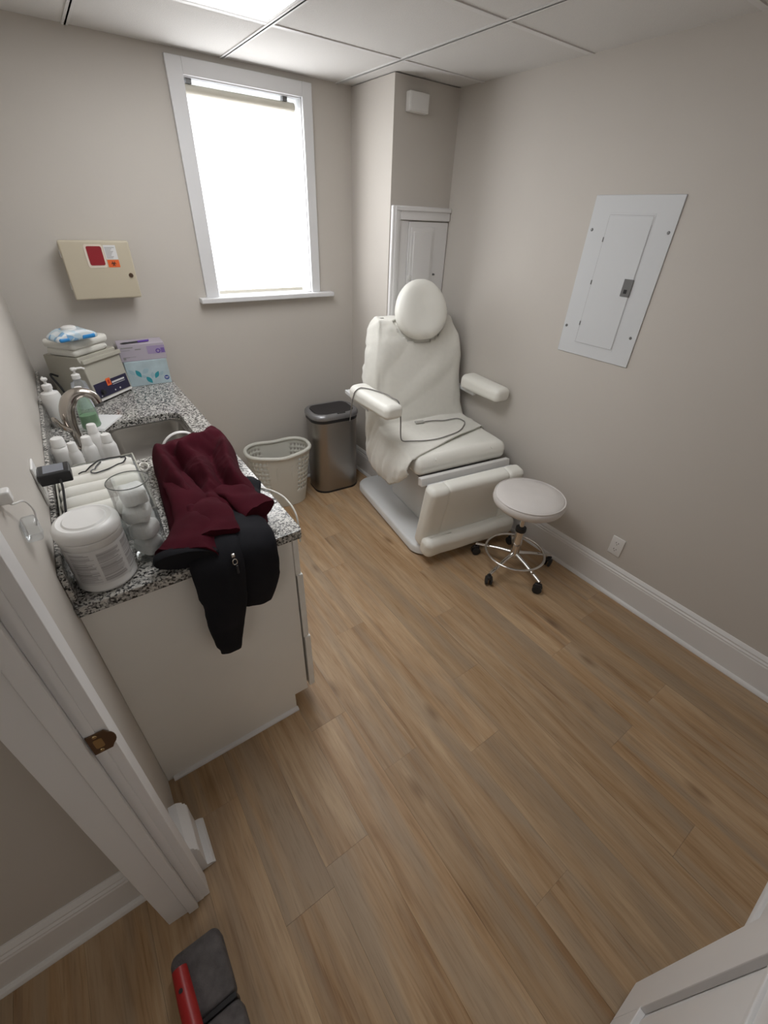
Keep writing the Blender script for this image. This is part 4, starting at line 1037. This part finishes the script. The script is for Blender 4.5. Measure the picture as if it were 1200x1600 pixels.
obj('pull_tab', oj(tr(g_cush(0.003, 0.002, 0.014, 0.0015, 2, 1), (-1.903, -1.820, CT - 0.006))), BLACK, zp)
hb = [(-1.855 + 0.072 * math.cos(a), -1.062, CT + 0.0065 + 0.082 * math.sin(a)) for a in [PI * i / 28 for i in range(29)]]
tag(obj('white_band', g_tube(hb, 0.006, 10, flat=(1.4, 0.8)), WHITEPL), 'white curved plastic band standing just behind the maroon jacket', 'band')
# white cable from the jacket to the counter edge
tag(obj('white_cable', g_tube(smooth_path([(-1.702, -1.462, CT + 0.0042), (-1.694, -1.475, CT + 0.0042), (-1.672, -1.515, CT + 0.006), (-1.656, -1.57, CT + 0.005), (-1.650, -1.63, CT - 0.012), (-1.652, -1.66, CT - 0.05), (-1.653, -1.665, CT - 0.12)], 7), 0.0032, 8), WHITECORD), 'white charging cable running off the counter edge by the jacket', 'cable')
tag(obj('thin_cable', g_tube(smooth_path([(-1.712, -1.545, CT + 0.0022), (-1.695, -1.548, CT + 0.0022), (-1.682, -1.562, CT + 0.0022), (-1.688, -1.578, CT + 0.0022), (-1.705, -1.575, CT + 0.0022)], 6), 0.0014, 6), GREYCORD), 'thin grey wire loop on the granite next to the jacket', 'cable')
tag(obj('coiled_cable', g_tube([(-2.004 + 0.014 * math.cos(a), -1.13 + 0.030 * math.sin(a) - 0.0008 * a, CT + 0.006 + 0.0012 * a) for a in [i * 0.35 for i in range(46)]], 0.0028, 6), WHITECORD), 'small coil of white cable between the clear bin and the jacket', 'cable')

# ------------------------------------------------------------------ laundry basket
bk = thing('laundry_basket', 'cream plastic laundry basket with perforated sides between counter and bin', 'basket', (-1.155, -0.225, 0), math.radians(-8))
def sup(a, hx, hy, p=2.5):
    c, s = math.cos(a), math.sin(a)
    return hx * math.copysign(abs(c) ** (2 / p), c), hy * math.copysign(abs(s) ** (2 / p), s)
def basket():
    na, nz = 76, 24; v, f = [], []
    for j in range(nz + 1):
        t = j / nz
        for i in range(na):
            a = 2 * PI * i / na
            x, y = sup(a, 0.156 + 0.056 * t, 0.101 + 0.034 * t)
            dip = 0.016 * math.exp(-(x / 0.09) ** 2)
            v.append((x, y, 0.004 + (0.405 - dip) * t))
    for j in range(nz):
        for i in range(na):
            k = (i + 1) % na
            a = math.degrees(2 * PI * (i + 0.5) / na) % 360
            side = min(abs(a - 90), abs(a - 270))
            hole = 7 <= j <= 21 and side > 24 and j % 2 == 1 and i % 2 == 0
            if hole: continue
            f.append((j * na + i, j * na + k, (j + 1) * na + k, (j + 1) * na + i))
    f.append(tuple(range(na)))
    return v, f
obj('wall', basket(), BASKETPL, bk, solid=0.004)
rim = []
for i in range(60):
    a = 2 * PI * i / 60; x, y = sup(a, 0.212, 0.136)
    rim.append((x, y, 0.409 - 0.016 * math.exp(-(x / 0.09) ** 2)))
obj('rim', g_tube(rim, 0.0125, 10, closed=True), BASKETPL, bk)
obj('front_panel', mapg(join(g_box(-0.055, -0.047, 0.235, 0.325, 0, 0.006), g_box(0.047, 0.055, 0.235, 0.325, 0, 0.006), g_box(-0.032, 0.032, 0.312, 0.318, 0, 0.004), g_box(-0.032, 0.030, 0.268, 0.273, 0, 0.004), g_box(-0.032, -0.026, 0.268, 0.318, 0, 0.004), g_box(0.008, 0.013, 0.273, 0.30, 0, 0.004)), lambda u, v, n: (u, -(0.100 + 0.0340 * (v / 0.40)) - n + 0.001, v)), BASKETPL, bk, smooth=False, bevel=0.001)
obj('ribs', mapg(join(*[g_box(-0.12 + i * 0.022, -0.117 + i * 0.022, 0.02, 0.10, 0, 0.003) for i in range(12)]), lambda u, v, n: (u, -(0.1005 + 0.034 * (v / 0.40)) * (max(0.05, 1 - abs(u / (0.156 + 0.056 * v / 0.4)) ** 2.5) ** (1 / 2.5)) - n + 0.001, v)), BASKETPL, bk, smooth=False)

# ------------------------------------------------------------------ steel bin
tbn = thing('trash_can', 'brushed steel trash can with black lid beside the treatment chair', 'trash can', (-0.731, -0.206, 0), math.radians(-5))
BW, BD = 0.174, 0.128
obj('base_ring', g_prism(rrect(-BW + 0.004, BW - 0.004, -BD + 0.004, BD - 0.004, 0.085, 8), 0.001, 0.014), BLACK, tbn)
obj('body', g_prism(rrect(-BW + 0.006, BW - 0.006, -BD + 0.006, BD - 0.006, 0.088, 8), 0.014, 0.545), STEEL, tbn)
obj('black_band', g_prism(rrect(-BW + 0.002, BW - 0.002, -BD + 0.002, BD - 0.002, 0.092, 8), 0.545, 0.567), BLACK, tbn)
def lid_ring():
    rs_ = [(0.0, 0.567), (-0.003, 0.575), (-0.001, 0.592), (0.008, 0.602), (0.026, 0.604), (0.034, 0.598)]
    v, f = [], []
    for ins, z in rs_: v += [(x, y, z) for x, y in rrect(-BW + ins, BW - ins, -BD + ins, BD - ins, 0.092 - max(0, ins) * 0.6, 8)]
    n = len(v) // len(rs_)
    for j in range(len(rs_) - 1):
        for i in range(n): f.append((j * n + i, j * n + (i + 1) % n, (j + 1) * n + (i + 1) % n, (j + 1) * n + i))
    f.append(tuple(range((len(rs_) - 1) * n, len(rs_) * n))); f.append(tuple(reversed(range(n))))
    return v, f
obj('lid_rim', lid_ring(), mat('lid_silver', (0.30, 0.30, 0.31), 0.35, 0.6), tbn)
obj('lid', g_prism(rrect(-BW + 0.034, BW - 0.034, -BD + 0.030, BD - 0.034, 0.05, 6), 0.598, 0.6055), mat('dark_lid', (0.022, 0.020, 0.022), 0.45), tbn, bevel=0.002)
obj('sensor', g_prism(rrect(-0.005, 0.055, -BD + 0.008, -BD + 0.026, 0.006, 4), 0.602, 0.6055), mat('sensor_black', (0.02, 0.02, 0.022), 0.15), tbn)

# ------------------------------------------------------------------ treatment chair
CHO, CHR = (-0.340, -0.755, 0.0), math.radians(-8)
chr_ = thing('treatment_chair', 'white vinyl reclining treatment chair in the corner', 'chair', CHO, CHR)
def P(name, g, m, par=None, **k): return obj(name, g, m, par or chr_, **k)
base_poly = rrect(-0.335, 0.215, -0.565, 0.440, 0.075, 8)
P('base_foot', g_prism(rrect(-0.318, 0.20, -0.548, 0.348, 0.090, 8), 0.001, 0.016), BLACK)
def base_shell():
    rs_ = [(0.0, 0.014), (0.0, 0.055), (0.006, 0.064), (0.016, 0.069)]
    v, f = [], []
    for ins, z in rs_: v += [(x, y, z) for x, y in rrect(-0.335 + ins, 0.215 - ins, -0.565 + ins, 0.365 - ins, 0.100 - ins * 0.5, 8)]
    n = len(v) // len(rs_)
    for j in range(len(rs_) - 1):
        for i in range(n): f.append((j * n + i, j * n + (i + 1) % n, (j + 1) * n + (i + 1) % n, (j + 1) * n + i))
    f.append(tuple(range((len(rs_) - 1) * n, len(rs_) * n))); f.append(tuple(reversed(range(n))))
    return v, f
P('base', base_shell(), CHAIRPL)
P('column_cover', g_box(-0.165, 0.165, -0.440, 0.10, 0.069, 0.455), CHAIRPL, bevel=0.012)
P('column_seam', g_box(-0.1665, 0.10, -0.345, -0.335, 0.075, 0.45), GREYINK, smooth=False)
P('seat_frame', g_box(-0.25, 0.25, -0.40, 0.06, 0.455, 0.505), METALG, bevel=0.005)
def seatfn(x, y, z):
    return (x, y, z + (0.008 * math.cos(x * 4.2) if z > 0 else 0) - (0.012 * max(0, (-y - 0.20) / 0.06) ** 2 if z > 0 and y < -0.2 else 0))
st = P('seat', tr(g_cush(0.318, 0.265, 0.055, 0.040, 5, 8, seatfn), (0, -0.190, 0.560)), VINYL)
P('seat_seam', g_tube([(-0.20, -0.452, 0.595), (-0.17, -0.40, 0.618), (0.17, -0.40, 0.618), (0.20, -0.452, 0.595)], 0.003, 6), VINYL, st)
# back cushion, leaning
RB = math.radians(13)
def backw(x, y, z):
    t = (z + 0.30) / 0.60
    s = 1.0 + 0.06 * math.sin(max(0, min(1, t)) * PI) - 0.16 * max(0, t - 0.72) / 0.28
    return (x * s, y - 0.012 * math.cos(x * 5) * (y < 0), z)
P('backrest', tr(g_cush(0.272, 0.062, 0.305, 0.055, 5, 8, backw), (-0.02, 0.115, 0.905), rx=-RB), VINYL)
P('back_frame', tr(g_box(-0.17, 0.17, 0.0, 0.02, -0.32, 0.15), (-0.02, 0.185, 0.905), rx=-RB), CHAIRPL, bevel=0.01)
P('headrest_bar', tr(g_box(-0.03, 0.03, -0.012, 0.012, -0.08, 0.10), (-0.02, 0.205, 1.235), rx=-RB), CHAIRPL, bevel=0.003)
def headfn(x, y, z):
    t = (z + 0.155) / 0.31
    w = 1.0 - 0.16 * max(0, t - 0.45) / 0.55
    dish = 0.014 * math.exp(-(x / 0.075) ** 2 - ((z - 0.045) / 0.075) ** 2) + 0.012 * math.exp(-(x / 0.085) ** 2 - ((z + 0.055) / 0.05) ** 2)
    return (x * w, y + (dish if y < 0 else 0), z)
P('headrest', tr(g_egg(0.168, 0.058, 0.160, fn=headfn), (-0.030, 0.105, 1.272), rx=-RB - 0.06), VINYL, angle=80)
# arms
def armfn(sd):
    def fn(x, y, z):
        t = (y + 0.19) / 0.38
        return (x * (1.0 - 0.10 * (1 - t)), y, z * (0.86 + 0.14 * t) + (0.010 * math.cos(x * 20) if z > 0 else 0))
    return fn
arms = []
for sd, ax_, ay_, hl_, rz_ in ((-1, -0.437, -0.145, 0.202, 0.10), (1, 0.304, -0.170, 0.172, 0.06)):
    a = P('armrest', tr(g_cush(0.063, hl_, 0.042, 0.032, 5, 6, armfn(sd)), (ax_, ay_, 0.860), rz=rz_), VINYL)
    arms.append(a)
    bx_ = -0.452 if sd < 0 else 0.292                      # bar runs outside the blanket and in behind the backrest
    P('arm_bracket', join(g_box(bx_ - 0.010, bx_ + 0.010, -0.10, 0.235, 0.790, 0.812), g_box(bx_ - 0.010, bx_ + 0.010, -0.10, -0.06, 0.812, 0.826),
      g_box(min(bx_, sd * 0.12 - 0.02), max(bx_, sd * 0.12 - 0.02), 0.215, 0.235, 0.790, 0.812)), CHAIRPL, a, bevel=0.002)
# footrest: upper trim strip, centre pad, two side bolsters, lower bolster
P('trim_strip', tr(g_box(-0.315, 0.315, -0.006, 0.030, 0, 0.050), (0, -0.500, 0.475), rx=math.radians(-10)), WHITEPL, bevel=0.004)
FR = math.radians(9)
fp = (0, -0.560, 0.312)
P('footrest_board', tr(g_box(-0.30, 0.30, 0.035, 0.055, -0.19, 0.19), fp, rx=-FR * -1), CHAIRPL, bevel=0.005)
P('footrest_pad', tr(g_cush(0.222, 0.046, 0.212, 0.030, 4, 6, lambda x, y, z: (x, y - 0.010 * math.cos(x * 6) * math.cos(z * 6.5) * (y < 0), z)), fp, rx=FR), VINYL)
for s in (-1, 1):
    P('side_bolster', tr(g_cush(0.066, 0.050, 0.218, 0.036, 4, 6), (s * 0.262, -0.562, 0.305), rx=FR), VINYL)
P('foot_bolster', tr(g_cush(0.330, 0.052, 0.066, 0.042, 4, 8, lambda x, y, z: (x, y + 0.004 * fbm(x * 9, z * 9, 2) * (y < 0) + 0.012 * math.exp(-((abs(x) - 0.205) / 0.012) ** 2) * (y < 0), z + 0.006 * math.exp(-((abs(x) - 0.205) / 0.012) ** 2) * (-1 if z > 0 else 0))), (0, -0.602, 0.118), rx=FR), VINYL)

# blanket over back and seat, falling down the left side
def blanket():
    prof = [  # y, z, side drop vector (dy, dz), left x, right x
        (0.262, 1.130, 0.004, -0.10, -0.245, 0.205),
        (0.268, 1.185, 0.004, -0.10, -0.250, 0.208),
        (0.230, 1.225, 0.030, -0.10, -0.262, 0.214),
        (0.135, 1.216, 0.110, -0.09, -0.278, 0.228),
        (0.088, 1.120, 0.125, -0.06, -0.300, 0.258),
        (0.062, 1.000, 0.125, -0.05, -0.326, 0.276),
        (0.040, 0.900, 0.120, -0.06, -0.333, 0.276),
        (0.020, 0.800, 0.110, -0.16, -0.335, 0.276),
        (0.004, 0.720, 0.105, -0.30, -0.337, 0.278),
        (-0.022, 0.652, 0.085, -0.285, -0.338, 0.290),
        (-0.080, 0.636, 0.060, -0.28, -0.338, 0.300),
        (-0.160, 0.635, 0.030, -0.285, -0.338, 0.310),
        (-0.250, 0.635, 0.010, -0.275, -0.338, 0.315),
        (-0.340, 0.632, 0.000, -0.20, -0.336, 0.318),
        (-0.425, 0.618, -0.01, -0.09, -0.332, 0.318)]
    n = len(prof)
    def at_v(v):
        t = v * (n - 1); i = int(min(t, n - 2)); q = t - i; q2 = q
        return [prof[i][k] + (prof[i + 1][k] - prof[i][k]) * q2 for k in range(6)]
    def fn(u, v):
        y, z, dy, dz, x0, x1 = at_v(v)
        cut = 0.30                                  # u < cut hangs down the left side
        # front edge runs diagonally: right side ends further back
        if v > 0.64:
            uu = max(0.0, (u - cut) / (1 - cut))
            vv_ = 0.64 + (v - 0.64) * (1 - 0.48 * uu)
            y, z, dy, dz, x0, x1 = at_v(vv_)
        w = 0.0035 * fbm(u * 6, v * 9, 3)
        if u >= cut:
            s = (u - cut) / (1 - cut)
            x = x0 + (x1 - x0) * s
            crown = 0.010 * math.sin(PI * s)
            r = 0.03
            e = min(s, 1 - s) * (x1 - x0)
            rnd = (1 - math.sqrt(max(0, 1 - (1 - min(1, e / r)) ** 2))) * r
            back = 1.0 if v < 0.62 else 0.0
            bl = max(0, min(1, (0.66 - v) / 0.08))
            yy = y + bl * (rnd - crown) ; zz = z - (1 - bl) * (rnd - crown * 0.4)
            # swags on the back
            sw = 0.012 * math.sin((s * 2.2 + v * 7.5) * PI) * bl * math.exp(-((v - 0.36) / 0.22) ** 2) + 0.011 * math.sin((v * 34 + 3.0 * (s - 0.5) ** 2 * 4)) * math.exp(-((v - 0.24) / 0.05) ** 2) * bl
            return (x, yy - sw + w * bl, zz + w * (1 - bl) + 0.004 * math.sin(s * 9 + v * 22) * (1 - bl))
        t = 1 - u / cut
        fl = (0.011 * math.sin(v * 31 + 2.5 * t + 3 * fbm(v * 5, 0, 1)) + 0.016 * fbm(v * 11, t * 1.5, 7)) * t
        bulge = 0.024 * math.sin(PI * min(1, t * 0.9))
        return (x0 - 0.004 - bulge - abs(fl) * 1.2 - 0.012 * t, y + dy * t + 0.6 * fl, z + dz * t - 0.03 * (1 - (1 - t) ** 2) * 0 )
    return g_grid(fn, 64, 120)
def conform(g, nu, nv):
    # lay the cloth on the chair: push it out of the cushions, ease it, and open the neck around the headrest
    kids = {o.name.split('.')[0]: o for o in chr_.children}
    solids = [tree_of(kids['backrest']), tree_of(kids['seat'])]
    neck = [tree_of(kids['headrest']), tree_of(kids['headrest_bar'])]
    W_ = nu + 1
    V = [push(Vector(p), solids, 0.0085) for p in g[0]]
    for it in range(2):
        S = list(V)
        for q in range(len(V)):
            iu, iv = q % W_, q // W_
            nb = [V[k] for k in ((q - 1) if iu > 0 else -1, (q + 1) if iu < nu else -1, (q - W_) if iv > 0 else -1, (q + W_) if iv < nv else -1) if k >= 0]
            if 0 < iu < nu and 0 < iv < nv: S[q] = V[q] * 0.7 + sum(nb, Vector()) / len(nb) * 0.3
        V = [push(p, solids, 0.0085) for p in S]
    near = [min(signed(b, p)[0] for b in neck) < 0.009 for p in V]
    for p in range(len(V)):           # the bar and the bottom of the headrest hide this opening
        if abs(V[p].x + 0.02) < 0.045 and V[p].y > 0.12 and V[p].z > 1.10: near[p] = True
    F = [f for f in g[1] if not any(near[k] for k in f)]
    used = sorted({k for f in F for k in f}); ix = {k: n for n, k in enumerate(used)}
    return [tuple(V[k]) for k in used], [tuple(ix[k] for k in f) for f in F]
cloth = conform(blanket(), 64, 120)
bl = obj('blanket', cloth, TERRY, None, solid=0.007, angle=80)
bl.location = CHO; bl.rotation_euler = (0, 0, CHR)
tag(bl, 'white terry blanket draped over the treatment chair back and seat', 'blanket')
cl_tree = tree(cloth); arm_tree = tree_of(arms[0])
over_seat = lay([(-0.300, -0.262, 0.70), (-0.22, -0.285, 0.70), (-0.08, -0.300, 0.70), (0.06, -0.275, 0.70), (0.15, -0.215, 0.70), (0.20, -0.150, 0.70), (0.18, -0.085, 0.70), (0.08, -0.085, 0.70), (-0.01, -0.075, 0.70), (-0.055, -0.072, 0.70)], [cl_tree], 0.0034, 7, 0.60)
for q in over_seat: q.z += 0.0038
over_arm = lay([(-0.480, -0.045, 0.9), (-0.44, -0.09, 0.9), (-0.390, -0.19, 0.9), (-0.380, -0.235, 0.9)], [arm_tree], 0.0034, 7)
def outside(q): return push(q, [arm_tree], 0.0046)
p0, p1, s0 = over_arm[0], over_arm[-1], over_seat[0]
lead = [outside(q) for q in smooth_path([(-0.520, 0.02, 0.70), (-0.522, -0.01, 0.80), (-0.512, -0.030, 0.88), tuple(p0)], 7)]
drop = [outside(q) for q in smooth_path([tuple(p1), (-0.352, -0.262, 0.885), (-0.340, -0.270, 0.80), (-0.330, -0.270, s0.z + 0.03), tuple(s0)], 7)]
cbl = obj('grey_cable', g_tube(lead[:-1] + over_arm + drop[1:-1] + over_seat, 0.0034, 8), GREYCORD)
cbl.location = CHO; cbl.rotation_euler = (0, 0, CHR)
tag(cbl, 'thin grey cable with a flat plug lying across the blanket on the chair seat', 'cable')
pl = obj('plug_end', tr(g_cush(0.030, 0.013, 0.006, 0.004, 2, 2), (-0.085, -0.070, over_seat[-1].z + 0.0022), rz=-0.1), mat('pale_grey_plastic', (0.45, 0.44, 0.41), 0.5), cbl)

# ------------------------------------------------------------------ rolling stool
so = thing('rolling_stool', 'round pale vinyl stool with chrome foot ring on casters', 'stool', (-0.310, -1.625, 0))
obj('seat', g_lathe([(0, 0.445), (0.150, 0.445), (0.172, 0.450), (0.186, 0.463), (0.192, 0.480), (0.190, 0.497), (0.182, 0.508), (0.170, 0.515), (0.12, 0.523), (0.06, 0.526), (0, 0.527)], 48), STOOLV, so)
obj('seat_piping', g_tube([(0.184 * math.cos(2 * PI * i / 48), 0.184 * math.sin(2 * PI * i / 48), 0.508) for i in range(48)], 0.0035, 6, closed=True), STOOLV, so)
obj('seat_plate', g_lathe([(0, 0.430), (0.085, 0.430), (0.09, 0.445), (0, 0.445)], 24), BLACK, so)
obj('gas_lift', g_lathe([(0, 0.29), (0.0135, 0.29), (0.0135, 0.43), (0, 0.43)], 20), CHROME, so)
obj('column', g_lathe([(0, 0.085), (0.026, 0.085), (0.0255, 0.20), (0.024, 0.205), (0.024, 0.285), (0, 0.285)], 24), CHROME, so)
obj('collar', g_lathe([(0, 0.272), (0.029, 0.272), (0.030, 0.278), (0.029, 0.296), (0, 0.296)], 24), BLACK, so)
obj('foot_ring', g_tube([(0.168 * math.cos(2 * PI * i / 56), 0.168 * math.sin(2 * PI * i / 56), 0.120) for i in range(56)], 0.0075, 10, closed=True), CHROME, so)
for k in range(5):
    a = math.radians(43 + 72 * k); c_, s_ = math.cos(a), math.sin(a)
    lg = obj('leg', g_tube([(0.018 * c_, 0.018 * s_, 0.112), (0.10 * c_, 0.10 * s_, 0.104), (0.232 * c_, 0.232 * s_, 0.078)], [0.013, 0.0115, 0.0095], 10, flat=(1, 0.8)), CHROME, so)
    obj('ring_clip', g_tube([(0.168 * c_, 0.168 * s_, 0.094), (0.168 * c_, 0.168 * s_, 0.118)], 0.005, 8), CHROME, lg)
    wx, wy = 0.228 * c_, 0.228 * s_
    ca = obj('caster', join(tr(g_cush(0.020, 0.012, 0.013, 0.008, 3, 1), (wx, wy, 0.052), rz=a + 0.7), tr(g_lathe([(0, 0), (0.006, 0), (0.006, 0.022), (0, 0.022)], 10), (wx, wy, 0.058))), BLACK, so)
    for s2 in (-1, 1):
        wh = tr(g_lathe([(0, -0.007), (0.017, -0.007), (0.0255, -0.005), (0.0265, 0), (0.0255, 0.005), (0.017, 0.007), (0, 0.007)], 22), (0, 0, 0), rx=PI / 2)
        obj('wheel', tr(tr(wh, (0, s2 * 0.013, 0)), (wx, wy, 0.0272), rz=a + 0.7), RUBBER, ca)

# ------------------------------------------------------------------ tool on the hall floor at the doorway
tl = thing('floor_tool', 'grey padded cleaning head with a black strap and red handle by the doorway', 'cleaning tool', (-2.30, -2.345, 0), math.radians(0))
obj('padded_head', tr(g_cush(0.064, 0.078, 0.042, 0.022, 4, 6), (-0.004, 0.030, 0.0435)), GREYFELT, tl)
obj('padded_head', tr(g_cush(0.062, 0.095, 0.042, 0.022, 4, 6), (0.004, -0.150, 0.0435)), GREYFELT, tl)
obj('strap', tr(g_box(-0.058, 0.058, -0.006, 0.006, -0.02, 0.041), (0.002, -0.052, 0.0435)), BLACK, tl, bevel=0.002)
hd = obj('red_handle', g_tube([(-0.044, 0.066, 0.102), (-0.042, 0.0, 0.106), (-0.036, -0.12, 0.112), (-0.026, -0.30, 0.122)], [0.0185, 0.0205, 0.0205, 0.0205], 14), REDBAR, tl)
obj('hang_hole', tr(g_lathe([(0, 0), (0.005, 0), (0.005, 0.0012), (0, 0.0012)], 12), (-0.047, 0.020, 0.1245)), BLACK, hd)
